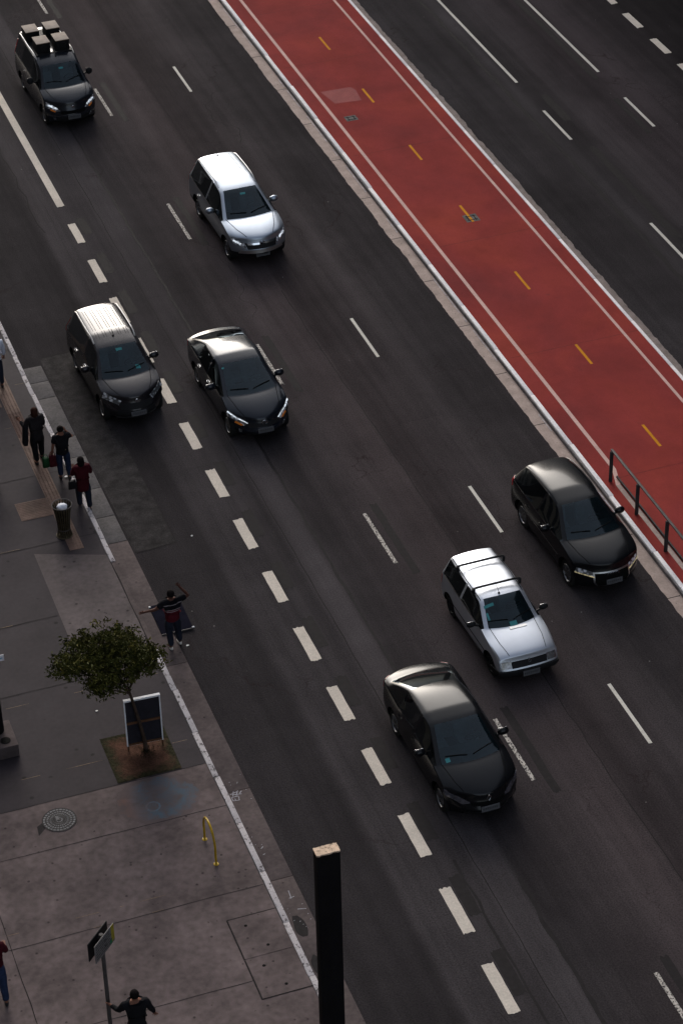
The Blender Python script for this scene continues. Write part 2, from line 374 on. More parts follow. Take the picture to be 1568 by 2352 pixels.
marks('lane_marking', [(33.72, 71.5, 33.95, 82), (33.7, 67.2, 33.9, 69.9), (31.55, 69, 31.85, 71), (31.5, 60.5, 31.75, 67)], 'ghost_black', .004, .06, 12)
marks('lane_marking', [(36.84, y0, 37.10, y1) for y0, y1 in ((79.5, 80.8), (76.86+.0, 78.2), (74.68, 75.97), (72.42, 73.67), (70.2, 71.5), (67.9, 69.2), (65.7, 67))], 'thick_paint', .008, .02, 13)
# long paving joints and tar seams
def seam(name, pts, wd, mat, z, wob=.02, seed=1, step=.35):
    m = MB(); pv = None; rr = random.Random(seed)
    out = []
    for (a, b) in zip(pts[:-1], pts[1:]):
        n = max(1, int(math.dist(a, b)/step))
        out += [(a[0]+(b[0]-a[0])*i/n, a[1]+(b[1]-a[1])*i/n) for i in range(n)]
    out.append(pts[-1])
    for i, (x, y) in enumerate(out):
        a = out[max(0, i-1)]; b = out[min(len(out)-1, i+1)]; d = Vector((b[0]-a[0], b[1]-a[1])).normalized(); nrm = Vector((-d.y, d.x))
        o = wob*mnoise.noise(Vector((x*1.3, y*1.3, seed)))*2; ww = wd*(.75+.5*rr.random())/2
        p = [m.b.verts.new((x+nrm.x*(o+k*ww), y+nrm.y*(o+k*ww), z)) for k in (-1, 1)]
        if pv: m.b.faces.new((pv[0], p[0], p[1], pv[1]))
        pv = p
    return structure(m.build(name, mat, smooth=False))
seam('road_seam', [(15.50, 25), (15.5, 110)], .022, 'dark_joint', .003, .02, 2)
seam('road_seam', [(19.45, 25), (19.4, 53), (19.35, 62)], .02, 'dark_joint', .003, .03, 3)
seam('road_seam', [(16.22, 42), (16.2, 75)], .07, 'ghost_black', .003, .03, 4)
seam('road_seam', [(13.63, 68), (13.72, 80)], .025, 'dark_joint', .003, .06, 5)
seam('road_seam', [(30.62, 45), (30.6, 80)], .13, 'ghost_black', .003, .04, 6)
seam('road_seam', [(31.48, 45), (31.5, 62)], .10, 'ghost_black', .003, .04, 7)
seam('road_seam', [(16.15, 28), (16.2, 36.5)], .10, 'ghost_black', .003, .04, 8)
seam('road_seam', [(15.12, 28), (15.1, 37.5)], .06, 'ghost_black', .003, .04, 9)
seam('road_seam', [(18.1, 60.8), (18.3, 63.2), (18.0, 65.6), (18.35, 67)], .014, 'dark_joint', .003, .25, 10, .12)
seam('road_seam', [(21.1, 71.5), (21.35, 72.8), (21.0, 74.3), (21.4, 75.5)], .02, 'dark_joint', .003, .3, 11, .12)
seam('road_seam', [(22.3, 61), (21.9, 65), (22.1, 69)], .012, 'dark_joint', .003, .25, 12, .15)
seam('road_seam', [(13.1, 30), (14.2, 31.2), (14.4, 33)], .012, 'dark_joint', .003, .2, 13, .15)
# rough broken asphalt bay by the kerb and its cut edges
strip_ragged('road_patch', 11.73, 12.82, 50.9, 60.9, 1, .003, 'rough_patch', .03, 21)
seam('road_seam', [(11.74, 50.88), (12.83, 50.95), (12.83, 52.3)], .03, 'dark_joint', .006, .02, 14, .15)
seam('road_seam', [(11.75, 60.9), (12.95, 61.0)], .035, 'dark_joint', .006, .02, 15, .15)
# cycle lane paint, joints, covers
structure(MB().sheet([(24.44, 49.7), (24.55, 49.7), (24.55, 120), (24.44, 120)], .149).build('lane_marking', 'pink_paint'))
structure(MB().sheet([(24.23, 49.0), (24.36, 49.0), (24.55, 49.7), (24.44, 49.7)], .149).build('lane_marking', 'pink_paint'))
structure(MB().sheet([(24.23, 25), (24.36, 25), (24.36, 49.0), (24.23, 49.0)], .1492).build('lane_marking', 'gutter_warm'))
structure(MB().sheet([(27.58, 20), (27.67, 20), (27.67, 120), (27.58, 120)], .149).build('lane_marking', 'pink_paint'))
marks('lane_marking', [(26.06, y*.9961, 26.14, (y+1.12)*.9961) for y in (82, 77.11, 72.67, 68.2, 63.79, 59.36, 54.9, 50.44, 46, 41.5)], 'yellow_paint', .1495, .005, 15)
for y in (80.5, 76.0, 69.0, 62.45, 55.8, 49.3, 43): seam('lane_joint', [(24.1, y), (28.07, y+.05)], .014, 'red_dark', .1475, .01, int(y))
structure(MB().sheet([(24.70, 73.8), (25.76, 73.78), (25.86, 73.5), (25.78, 72.7), (24.87, 72.78)], .1478).build('lane_patch', 'red_patch'))
surf('cover_grey', (.10, .095, .09), .7, var=.4, scale=8, bump=.5)
def cover(cx, cy, sx, sy, label):
    r = empty('inspection_cover', (cx, cy, .146)); tag(r, label, 'inspection cover', 'grey inspection covers in the cycle lane')
    MB().box((0, 0, .0005), (sx, sy, .005)).build('lid', 'cover_grey', r)
    m = MB()
    for k in (-.25, .25):
        m.box((k*sx, 0, .005), (.03, sy*.75, .004)); m.box((0, k*sy, .0055), (sx*.75, .03, .004))
    m.build('lid_rib', 'dark_joint', r)
cover(25.0, 71.57, .40, .36, 'grey inspection cover beside the pale line on the red cycle lane')
cover(26.13, 63.78, .44, .46, 'grey inspection cover under a yellow dash on the red cycle lane')
surf('fence_paint', (.035, .033, .034), .5, var=.2)
# railing along the median
fr = empty('railing', (24.17, 46, MZ)); tag(fr, 'low dark metal railing on the median beside the red cycle lane', 'railing')
for yy in (49.22, 47.62, 45.90, 44.2, 42.5): MB().box((0, yy-46, .47), (.085, .06, .94), bev=.006).build('post', 'fence_paint', fr)
surf('rail_grey', (.075, .068, .066), .5, var=.25)
MB().box((.03, -.10, .955), (.07, 6.8, .035), bev=.008).build('handrail', 'rail_grey', fr)
MB().box((.22, -.10, .05), (.035, 6.8, .05)).build('bottom_rail', 'fence_paint', fr)

# ------------------------------------------------------------------ the sidewalk
structure(MB().box((-34.49, 300, .05), (90.96, 1200, .14)).build('sidewalk', 'pave_dark'))
def slab(pts, mat, z, name='sidewalk'): return structure(MB().sheet(pts, z).build(name, mat, smooth=False))
slab([(-20, -20), (10.985, -20), (10.985, 42.33), (-20, 42.33)], 'pave_light', .124)
slab([(9.21, 46.27), (10.985, 46.27), (10.985, 50.9), (9.27, 51.6)], 'pave_rose', .124)
for x0, x1, y in ((6, 10.98, 51.9), (5, 9.2, 48.89), (5, 10.98, 46.27), (-5, 10.98, 42.33), (-5, 10.98, 40.81), (-5, 10.98, 38.12), (-5, 10.98, 35.5), (-5, 10.98, 32.9), (6, 10.98, 55), (6, 10.98, 61.5)):
    seam('sidewalk_joint', [(x0, y), (x1, y)], .016, 'dark_joint', .1275, .008, int(y))
seam('sidewalk_joint', [(5.44, 25), (5.44, 39.3)], .018, 'dark_joint', .128, .01, 77)
seam('sidewalk_joint', [(11.0, 45.9), (11.0, 50.6)], .02, 'dark_joint', .128, .01, 78)
rr = random.Random(4)
for y, segs in ((45.84, ((7.16, 7.72), (8.81, 9.04), (10.59, 10.87))), (43.27, ((6.9, 7.35), (7.95, 8.81), (10.46, 10.81))), (38.55, ((5.43, 5.71), (6.94, 7.46), (7.9, 8.0), (8.36, 8.92))), (38.14, ((7.22, 7.5), (8.5, 8.75))), (51.93, ((8.44, 9.0),)), (48.9, ((7.74, 8.06),)), (59.6, ((10.7, 11.0),)), (57.5, ((9.9, 10.1), (10.7, 10.9)))):
    for a, b in segs: structure(MB().sheet([(a, y-.005), (b, y-.005), (b, y+.005), (a, y+.005)], .1295).build('brass_strip', 'brass_strip'))
kerb_row(10.995, 11.12, 50.55, 66, .135, 'kerb_worn', 5, 1.05)
kerb_row(10.995, 11.13, 22.0, 46.05, .135, 'kerb_lower' if 'kerb_lower' in MATS else 'kerb_worn', 6, 1.65)
kerb_row(10.995, 11.12, 66.3, 110, .135, 'kerb_worn', 7, 1.05)
structure(MB().prism([(10.995, 46.06), (11.12, 46.06), (11.12, 50.54), (10.995, 50.54)], 0, .120).build('kerb', 'gutter_low'))
# gutter slabs
m = MB(); ys = [51.46, 52.66, 54.01, 55.62, 56.69, 58.77, 59.65, 60.5]
for a, b in zip(ys[:-1], ys[1:]): m.box((11.40, (a+b)/2, .01), (.54, b-a-.02, .024), bev=.008)
structure(m.build('gutter', 'gutter_grey'))
m = MB(); ys = [26, 29, 32, 35.2, 38.26, 41.3, 46.14, 51.46]
for a, b in zip(ys[:-1], ys[1:]): m.box((11.405, (a+b)/2, .008), (.55, b-a-.012, .02), bev=.006)
structure(m.build('gutter', 'gutter_low'))
structure(MB().box((11.3, 67.3, .01), (.36, 2.0, .024), bev=.008).build('gutter', 'gutter_low'))
# tactile paving
surf('tactile_brown', (.13, .085, .068), .7, var=.18, scale=4, streak=(1, 1, 1)); surf('tactile_dark', (.07, .040, .033), .75, var=.18, scale=4)
def tactile(x0, x1, y0, y1, mat):
    m = MB(); m.sheet([(x0, y0), (x1, y0), (x1, y1), (x0, y1)], .1285)
    nx = int((x1-x0)/.075); ny = int((y1-y0)/.075)
    for i in range(nx):
        for j in range(ny):
            cx = x0+(i+.5)*(x1-x0)/nx; cy = y0+(j+.5)*(y1-y0)/ny; r = .021
            b = [m.b.verts.new((cx+r*a, cy+r*c, .1285)) for a, c in ((-1, -1), (1, -1), (1, 1), (-1, 1))]
            t_ = [m.b.verts.new((cx+r*.6*a, cy+r*.6*c, .136)) for a, c in ((-1, -1), (1, -1), (1, 1), (-1, 1))]
            m.b.faces.new(t_)
            for k in range(4): m.b.faces.new((b[k], b[(k+1) % 4], t_[(k+1) % 4], t_[k]))
    return structure(m.build('tactile_paving', mat, smooth=False))
tactile(10.16, 10.53, 51.4, 56.93, 'tactile_brown'); tactile(10.16, 10.53, 56.935, 58.2, 'tactile_dark'); tactile(10.16, 10.53, 58.205, 64, 'tactile_brown'); tactile(9.6, 10.1, 58.6, 59.0, 'tactile_brown')
m = MB(); m.sheet([(9.32, 53.1), (10.155, 53.1), (10.155, 53.92), (9.32, 53.92)], .1286)
for i in range(11):
    yy = 53.15+i*.072
    for x0, x1 in ((9.34, 9.73), (9.76, 10.14)): m.box(((x0+x1)/2, yy, .131), (x1-x0, .034, .007))
structure(m.build('tactile_paving', 'tactile_brown', smooth=False))
# service chambers: two framed slabs in the walkway at the kerb
for n, (a, b) in enumerate(((36.13, 37.33), (34.95, 36.08))):
    r = empty('service_cover', (10.45, (a+b)/2, .124)); tag(r, ['concrete service cover at the kerb, the nearer one with a gritty joint line', 'concrete service cover at the kerb, beside the tall black pillar'][n], 'service cover', 'concrete service covers at the kerb')
    h = (b-a)/2
    MB().prism([(-.53, -h), (.53, -h), (.53, h), (-.53, h)], 0, .006).build('slab', 'pave_light', r)
    m = MB(); m.box((-.545, 0, .003), (.03, 2*h+.03, .009)); m.box((0, (-h-.012 if n else h+.012), .003), (1.09, .022, .009)); m.build('frame', 'dark_joint', r)
    MB().lathe([(.035, 0), (.035, .0085)], (-.22, h*.55, 0), n=10).build('lifting_hole', 'void', r); MB().lathe([(.035, 0), (.035, .0085)], (.05, -h*.6, 0), n=10).build('lifting_hole', 'void', r)
tt = bpy.data.objects
for o in list(C.objects):
    if o.get('group') == 'concrete service covers at the kerb': o['label'] = 'concrete service cover at the kerb, ' + ('farther of the two from the pillar' if o.location.y > 36 else 'nearest the tall black pillar')
# round manhole cover
surf('cast_iron', (.012, .011, .012), .6, .4, var=.2, scale=10); surf('cover_fill', (.17, .17, .175), .7, var=.3, scale=9)
mh = empty('manhole_cover', (7.38, 41.67, .124)); tag(mh, 'round manhole cover with a radial grid of pale cells on the lower pavement', 'manhole cover')
MB().lathe([(.385, 0), (.385, .007), (.34, .009)], n=40).build('disc', 'cover_fill', mh)
m = MB()
for k, r_ in enumerate((.09, .16, .23, .30, .372)):
    prof = [(r_-.014, .008), (r_-.014, .013), (r_+.014, .013), (r_+.014, .008)]; m.lathe(prof, n=48, cap=False)
for i in range(28):
    a = 2*pi*i/28; m.box((cos(a)*.235, sin(a)*.235, .0105), (.27, .017, .0052), rot=(0, 0, a))
m.lathe([(.055, .008), (.05, .014)], n=16)
m.build('grid', 'cast_iron', mh)
MB().box((-.03, .06, .012), (.07, .13, .012)).build('keyhole_plate', 'plate_grey', mh)
slab([(6.83, 41.32), (7.02, 41.5), (7.02, 41.72), (6.86, 41.62)], 'ghost_black', .1262, 'pavement_stain')
# chalk drawing, worn
def chalk(name, col, th, sc):
    m_ = bpy.data.materials.new(name); t, ns, ls = nodes(m_); b = ns['Principled BSDF']; p = worldpos(t)
    k = ramp(t, noise(t, p, sc, 5, .7, .6), [(th-.10, 0), (th+.12, .75)])
    c = mulc(t, (.086, .071, .073), col, k, 'MIX'); ls.new(c, b.inputs['Base Color']); b.inputs['Roughness'].default_value = .85; MATS[name] = m_
chalk('chalk_blue', (.055, .115, .165), .47, 3.0); chalk('chalk_rust', (.16, .07, .05), .5, 2.5); chalk('chalk_scuff', (.08, .14, .18), .62, 6)
def blob(cx, cy, rx, ry, seed, n=36, a0=0): return [(cx+rx*cos(2*pi*i/n)*(1+.22*mnoise.noise(Vector((cos(2*pi*i/n)*1.3, sin(2*pi*i/n)*1.3, seed)))), cy+ry*sin(2*pi*i/n)*(1+.22*mnoise.noise(Vector((cos(2*pi*i/n)*1.7, sin(2*pi*i/n)*1.7, seed+5))))) for i in range(n)]
def arc_strip(cx, cy, rx, ry, a0, a1, wd, z, mat, name, seed=1):
    m = MB(); pv = None; n = 26
    for i in range(n+1):
        a = a0+(a1-a0)*i/n; k = 1+.07*mnoise.noise(Vector((i*.4, seed, 0))); w_ = wd*(.6+.8*abs(mnoise.noise(Vector((i*.5, seed, 3)))) + .3)/2
        q_ = [m.b.verts.new((cx+(rx*k+s*w_)*cos(a), cy+(ry*k+s*w_)*sin(a), z)) for s in (-1, 1)]
        if pv: m.b.faces.new((pv[0], q_[0], q_[1], pv[1]))
        pv = q_
    return structure(m.build(name, mat, smooth=False))
def chalk_stain(name, cx, cy, rx, ry, cols):
    m = bpy.data.materials.new(name); t, ns, ls = nodes(m); b = ns['Principled BSDF']; p = worldpos(t); sx = ns.new('ShaderNodeSeparateXYZ'); ls.new(p, sx.inputs[0])
    dx = math_(t, 'DIVIDE', math_(t, 'SUBTRACT', sx.outputs[0], cx), rx); dy = math_(t, 'DIVIDE', math_(t, 'SUBTRACT', sx.outputs[1], cy), ry)
    d = math_(t, 'SQRT', math_(t, 'ADD', math_(t, 'MULTIPLY', dx, dx), math_(t, 'MULTIPLY', dy, dy)))
    fall = ramp(t, math_(t, 'ADD', d, math_(t, 'MULTIPLY', math_(t, 'SUBTRACT', noise(t, p, 3.2, 4, .7), .5), .7)), [(.45, .55), (.62, .95), (.80, .75), (.92, 0)])
    k = math_(t, 'MULTIPLY', fall, ramp(t, noise(t, p, 3.4, 5, .7, .8), [(.40, .12), (.60, .85)]))
    base = mulc(t, (.097, .076, .076), ramp(t, noise(t, p, .9, 4), [(.28, .74), (.72, 1.26)]))
    tone = ramp(t, math_(t, 'ADD', math_(t, 'MULTIPLY', dx, .5), .5), [(.12, cols[0]), (.34, cols[1])])
    ls.new(mulc(t, base, tone, k, 'MIX'), b.inputs['Base Color']); b.inputs['Roughness'].default_value = .85; b.inputs['Specular IOR Level'].default_value = .05; MATS[name] = m
chalk_stain('chalk_stain', 9.62, 41.55, .98, .80, ((.15, .085, .07), (.065, .105, .14)))
slab(blob(9.62, 41.55, .98, .78, 3), 'chalk_stain', .1268, 'chalk_drawing')
arc_strip(9.45, 41.35, .15, .15, 0, 6.28, .04, .1272, 'chalk_blue', 'chalk_drawing', 3)
# tree pit
def pit_mat():
    m = bpy.data.materials.new('pit_soil'); t, ns, ls = nodes(m); b = ns['Principled BSDF']; p = worldpos(t); sx = ns.new('ShaderNodeSeparateXYZ'); ls.new(p, sx.inputs[0])
    dx = math_(t, 'DIVIDE', math_(t, 'ABSOLUTE', math_(t, 'SUBTRACT', sx.outputs[0], 9.68)), .76); dy = math_(t, 'DIVIDE', math_(t, 'ABSOLUTE', math_(t, 'SUBTRACT', sx.outputs[1], 43.17)), .82)
    d = math_(t, 'MAXIMUM', dx, dy); e = math_(t, 'ADD', d, math_(t, 'MULTIPLY', math_(t, 'SUBTRACT', noise(t, p, 4.5, 5, .7), .5), .9))
    soil = mulc(t, (.078, .040, .027), ramp(t, noise(t, p, 3, 5, .7), [(.3, .5), (.7, 1.4)])); soil = mulc(t, soil, ramp(t, noise(t, p, 22, 3), [(.3, .7), (.7, 1.25)]))
    moss = mulc(t, (.022, .021, .011), ramp(t, noise(t, p, 14, 4, .7), [(.3, .4), (.7, 1.8)]))
    c = mulc(t, soil, moss, ramp(t, e, [(.62, 0), (.9, 1)]), 'MIX'); ls.new(c, b.inputs['Base Color']); b.inputs['Roughness'].default_value = .95; b.inputs['Specular IOR Level'].default_value = .05
    ls.new(bumpn(t, noise(t, p, 20, 5, .7), .9, .03), b.inputs['Normal']); MATS['pit_soil'] = m
pit_mat(); surf('pit_moss', (.022, .021, .011), .95, var=.5, scale=5, bump=1, bscale=25)
slab([(8.93, 44.0), (10.44, 43.97), (10.42, 42.37), (8.92, 42.37)], 'pit_soil', .1285, 'tree_pit')
# pale chips, a taped scrap and a painted tag on the gutter
surf('scrap_white', (.62, .62, .62), .7, var=.1)
scraps = [(9.33, 56.0, .10, .06, 'small crumpled white scrap on the dark pavement left of the bin', .132), (11.87, 46.75, .07, .05, 'tiny white scrap on the road by the man with raised arm', .006), (14.45-1.17, 51.05, .05, .05, 'tiny white scrap on the asphalt of the kerbside lane', .006), (9.14, 45.0, .07, .05, 'tiny white scrap on the pavement left of the framed board', .132), (10.9, 54.65-.0, .10, .07, 'white scrap on the kerb beside the woman in jeans', .14)]
for x, y, a, b, lab, z in scraps:
    m = MB(); r0 = random.Random(int(x*100)); m.sheet([(a*cos(t_)*r0.uniform(.4, .7), b*sin(t_)*r0.uniform(.4, .7), r0.uniform(0, .02)) for t_ in (0, .9, 1.9, 3, 4.1, 5.2)])
    o = m.build('litter_scrap', 'scrap_white'); o.location = (x, y, z); tag(o, lab, 'litter')
surf('tag_paint', (.30, .30, .33), .7, var=.3, scale=20)
m = MB(); rr = random.Random(9)
for (x0, y0, x1, y1) in ((11.2, 41.22, 11.38, 41.27), (11.2, 41.0, 11.2, 41.12), (11.2, 41.0, 11.34, 40.98), (11.34, 40.98, 11.36, 41.1), (11.2, 41.12, 11.36, 41.12), (11.24, 41.15, 11.3, 41.3), (11.32, 41.15, 11.4, 41.3), (11.4, 41.18, 11.48, 41.26), (11.25, 41.2, 11.45, 41.16), (11.26, 40.98, 11.26, 41.06),
        (11.42, 37.6, 11.44, 37.85), (11.38, 37.62, 11.5, 37.64), (11.44, 37.25, 11.62, 37.2), (11.3, 39.3, 11.36, 39.35), (11.28, 39.1, 11.33, 39.12), (11.55, 36.2, 11.68, 36.22), (11.55, 35.8, 11.68, 35.9)):
    d = Vector((x1-x0, y1-y0)).normalized()*.009; n_ = Vector((-d.y, d.x)); m.sheet([(x0-n_.x, y0-n_.y), (x1-n_.x, y1-n_.y), (x1+n_.x, y1+n_.y), (x0+n_.x, y0+n_.y)], .0225)
for i in range(26):
    x = rr.uniform(11.2, 11.66); y = rr.choice((41.15, 37.0, 36.8, 39.2))+rr.gauss(0, .35); s = rr.uniform(.006, .016); m.sheet([(x-s, y-s), (x+s, y), (x, y+s)], .0225)
structure(m.build('painted_tag', 'tag_paint', smooth=False))
# two old dark stains on the gutter at the lower kerb
slab(blob(11.33, 36.75, .13, .35, 15), 'ghost_black', .0222, 'gutter_stain'); slab(blob(11.3, 35.55, .12, .28, 18), 'ghost_black', .0222, 'gutter_stain')

# ------------------------------------------------------------------ cars
car_paint('paint_silver', (.33, .37, .425), .92, .38, .4); car_paint('paint_pale_silver', (.47, .50, .55), .75, .36, .4)
car_paint('paint_black', (.005, .0054, .0065), 0, .2, .14); car_paint('paint_graphite', (.016, .0145, .017), .3, .26, .4); car_paint('paint_van', (.013, .015, .020), .25, .22, .36)
car_paint('paint_sedan', (.009, .012, .018), .25, .22, .36)

class Car:
    def __init__(s, name, label, cat, X, Yf, head, cfg):
        s.k = cfg; s.L = cfg['L']; s.W = cfg['W']; sc = cfg.get('scale', 1.05)
        s.root = empty(name, (X - sin(R(head))*s.L*sc/2, Yf + s.L*sc/2, 0), R(head)); s.root.scale = (sc*.5+.5, sc, sc); tag(s.root, label, cat, 'cars driving along the avenue')
        s.shell()
    def y(s, q): return q - s.L/2
    def shell(s):
        k = s.k; W2 = s.W/2; L = s.L; p = k
        sc_, zcw = p['cowl']; sh, zh = p['header']; sr, zr = p['rear']; sg, zg = p['gbase']; zb1, zb2 = p['belt']; xr = p['xr']; H = p['H']; zf = p['zf']; zd = p['zd']; zs = p.get('zs', .22)
        lerp = lambda a, b, t: a+(b-a)*t
        bt = lambda q: lerp(zb1, zb2, min(1, max(0, (q-sc_)/(sg-sc_))))
        nb = p.get('noseb', .24); nw = p.get('nosew', .80); hx = p.get('hx', .86)
        S = []   # s, bow, w, zb, zbelt, xt, z5, x6, zc
        S.append((0.06, nb, W2*nw, zs+.02, zf-.14, W2*nw*.90, zf-.05, W2*nw*.72, zf))
        S.append((0.22, nb*.95, W2*.955, zs, zf-.06, W2*.955*hx, zf+.0, W2*.70, zf+.05))
        S.append((lerp(.22, sc_, .38), nb*.35, W2*1.0, zs, lerp(zf-.05, zb1, .45), W2*hx, lerp(zf, zcw, .42)-.01, W2*.72, lerp(zf+.05, zcw, .52)))
        S.append((lerp(.22, sc_, .78), .12, W2, zs, lerp(zf-.05, zb1, .85), W2*(hx+.01), lerp(zf, zcw, .8)-.02, W2*.74, lerp(zf+.05, zcw, .88)))
        S.append((sc_, .20, W2, zs, zb1, W2-.10, zb1+.025, W2-.17, zcw))
        m_ = (sc_+sh)/2+.03
        S.append((m_, .17, W2, zs, bt(m_), lerp(W2-.10, xr, .52), lerp(zb1+.02, zh-.05, .5), lerp(W2-.17, xr-.08, .5), lerp(zcw, zh, .54)))
        S.append((sh, .10, W2, zs, bt(sh), xr, zh-.06, xr-.09, zh))
        bp_ = lerp(sh, sr, p.get('bp', .22))
        S.append((bp_, .04, W2, zs, bt(bp_), xr+.015, H-.075, xr-.09, H-.0))
        S.append((bp_+.09, .03, W2, zs, bt(bp_+.08), xr+.015, H-.072, xr-.09, H))
        q = lerp(sh, sr, .68)
        S.append((q, -.02, W2, zs, bt(q), xr+.005, H-.085, xr-.10, H-.01))
        S.append((sr, p.get('rbow', -.10), W2*.99, zs, bt(sr), xr-.03, zr-.07, xr-.085, zr))
        q = lerp(sr, sg, .55)
        S.append((q, p.get('rbow', -.10), W2*.985, zs, bt(q), lerp(xr-.03, W2-.12, .45), lerp(zr-.06, zg, .5), lerp(xr-.085, W2-.155, .5), lerp(zr, zg, .52)))
        S.append((sg, -.12, W2*.975, zs, zb2-.01, W2-.12, zb2+.01, W2-.155, zg))
        q = lerp(sg, L-.05, .6)
        S.append((q, -.14, W2*.95, zs+.03, lerp(zb2, zd, .6)-.03, (W2-.10)*.97, lerp(zb2, zd, .6), W2*.70, lerp(zg, zd, .5)+.01))
        S.append((L-.05, -.20, W2*.88, zs+.08, zd-.11, W2*.80, zd-.04, W2*.64, zd))
        b = bmesh.new(); cl = b.edges.layers.float.new('crease_edge'); rows = []
        def pt(x, q, z, bow, w): return b.verts.new((x, s.y(q + bow*(abs(x)/w)**2), z))
        nS = len(S)
        for i, (q, bow, w, zb, zbe, xt, z5, x6, zc) in enumerate(S):
            x7 = x6*.52; z7 = z5+(zc-z5)*.93; z6 = z5+(zc-z5)*.62
            zm = zb+(zbe-zb)*.52
            half = [(0, zb), (x7, zb), (x6, zb), (w*.93, zb+.01), (w*.99, zb+.14), (w, zm), (w*.965, zbe), (xt, z5), (x6, z6), (x7, z7), (0, zc)]
            d = [0]*11
            if i == 0: d = [.07, .07, .07, .06, .0, -.01, .05, .10, .10, .10, .10]
            if i == nS-1: d = [-.10, -.10, -.10, -.08, 0, 0, -.03, -.06, -.06, -.06, -.06]
            Lr = [pt(x, q+dd, z, bow, w) for (x, z), dd in zip(half, d)]
            Rr = [None if j in (0, 10) else pt(-x, q+dd, z, bow, w) for j, ((x, z), dd) in enumerate(zip(half, d))]
            Rr[0] = Lr[0]; Rr[10] = Lr[10]
            rows.append((Lr, Rr))
        mats = ['body', 'void', 'windscreen_glass', 'dark_glass', 'rear_glass'] + (['sill'] if p.get('dark_sill') else [])
        def crease(v1, v2, c):
            e = b.edges.get((v1, v2))
            if e: e[cl] = c
        for i in range(nS-1):
            for sd_ in (0, 1):
                A, B_ = rows[i][sd_], rows[i+1][sd_]
                for j in range(10):
                    vs = (A[j], B_[j], B_[j+1], A[j+1]) if sd_ == 0 else (A[j+1], B_[j+1], B_[j], A[j])
                    f = b.faces.new(vs); f.smooth = True; mi = 0
                    if j < 3: mi = 1
                    elif j == 3: mi = 5 if p.get('dark_sill') else 0
                    elif j == 6 and i in p.get('side', (4, 5, 6, 8, 9)): mi = 3
                    elif j >= 8 and i in (4, 5): mi = 2
                    elif j >= 8 and i in (10, 11): mi = 4
                    f.material_index = mi
        # end caps
        for i, sg_ in ((0, 1), (nS-1, -1)):
            q, bow, w, zb, zbe, xt, z5, x6, zc = S[i]; Lr, Rr = rows[i]; x7 = x6*.52
            off = p.get('cap', {4: -.04, 5: -.03, 6: .02}) if i == 0 else {4: .02, 5: .01, 6: .02}
            grid = [[Lr[3], Lr[2], Lr[1], Lr[0], Rr[1], Rr[2], Rr[3]]]
            for j in (4, 5, 6):
                base = Lr[j].co.y - bow*1.0*(abs(Lr[j].co.x)/w)**2
                z = Lr[j].co.z; mid = [b.verts.new((x, base + bow*(abs(x)/w)**2 + off[j]*(1 if i == 0 else 1), z)) for x in (x6, x7, 0, -x7, -x6)]
                grid.append([Lr[j]]+mid+[Rr[j]])
            grid.append([Lr[7], Lr[8], Lr[9], Lr[10], Rr[9], Rr[8], Rr[7]])
            for a in range(4):
                for c in range(6):
                    vs = (grid[a][c], grid[a][c+1], grid[a+1][c+1], grid[a+1][c])
                    try:
                        f = b.faces.new(vs); f.smooth = True; f.material_index = 5 if a == 0 and p.get('dark_sill') else 0
                    except ValueError: pass
        for i in range(nS):
            for sd_ in (0, 1):
                r_ = rows[i][sd_]
                if i < nS-1:
                    n_ = rows[i+1][sd_]
                    crease(r_[6], n_[6], p.get('cbelt', .55)); crease(r_[3], n_[3], .7)
                    if 4 <= i < 12: crease(r_[7], n_[7], .55); crease(r_[8], n_[8], .25)
                    if i < 4: crease(r_[7], n_[7], p.get('chood', .25))
                if i in (4, 6, 10, 12):
                    for j in range(7, 10): crease(r_[j], r_[j+1], {4: .5, 6: .35, 10: p.get('crr', .45), 12: .55}[i])
                if i in (7, 8): crease(r_[6], r_[7], 1)
                if i in (4, 10): crease(r_[6], r_[7], .5)
                if i in (0, nS-1):
                    for j in range(6, 10): crease(r_[j], r_[j+1], p.get('cnose', .3) if i == 0 else .4)
        bmesh.ops.recalc_face_normals(b, faces=b.faces)
        me = bpy.data.meshes.new('shell'); b.to_mesh(me); b.free()
        MATS['body'] = MATS[p['paint']]; MATS['sill'] = MATS['black_plastic'] if p.get('dark_sill') else MATS[p['paint']]
        for n in mats: me.materials.append(MATS[n])
        o = bpy.data.objects.new('shell', me); C.objects.link(o)
        sb = o.modifiers.new('s', 'SUBSURF'); sb.levels = 3; sb.render_levels = 3
        dg = bpy.context.evaluated_depsgraph_get(); full = bpy.data.meshes.new_from_object(o.evaluated_get(dg))
        bb = bmesh.new(); bb.from_mesh(full); s.bvh = BVHTree.FromBMesh(bb); bb.free()
        # wheel arches cut with cylinders
        cut = MB(); s.wheels = [(p['wf'], 1), (p['wf'], -1), (p['wr'], 1), (p['wr'], -1)]; rw = p['r']
        for q, sd_ in s.wheels:
            a, bq = sorted((sd_*(W2-.27), sd_*(W2+.15)))
            cut.lathe([(rw+.055, a), (rw+.055, bq)], (0, s.y(q), rw-.0), axis='X', n=36)
        co = cut.build('cutter', 'void', smooth=False)
        o.modifiers.clear(); o.data = full
        bm_ = o.modifiers.new('b', 'BOOLEAN'); bm_.operation = 'DIFFERENCE'; bm_.object = co; bm_.solver = 'EXACT'; bm_.material_mode = 'TRANSFER'
        dg.update() if hasattr(dg, 'update') else None
        dg = bpy.context.evaluated_depsgraph_get(); cutm = bpy.data.meshes.new_from_object(o.evaluated_get(dg))
        names = [m.name for m in cutm.materials]
        bpy.data.objects.remove(o); bpy.data.objects.remove(co)
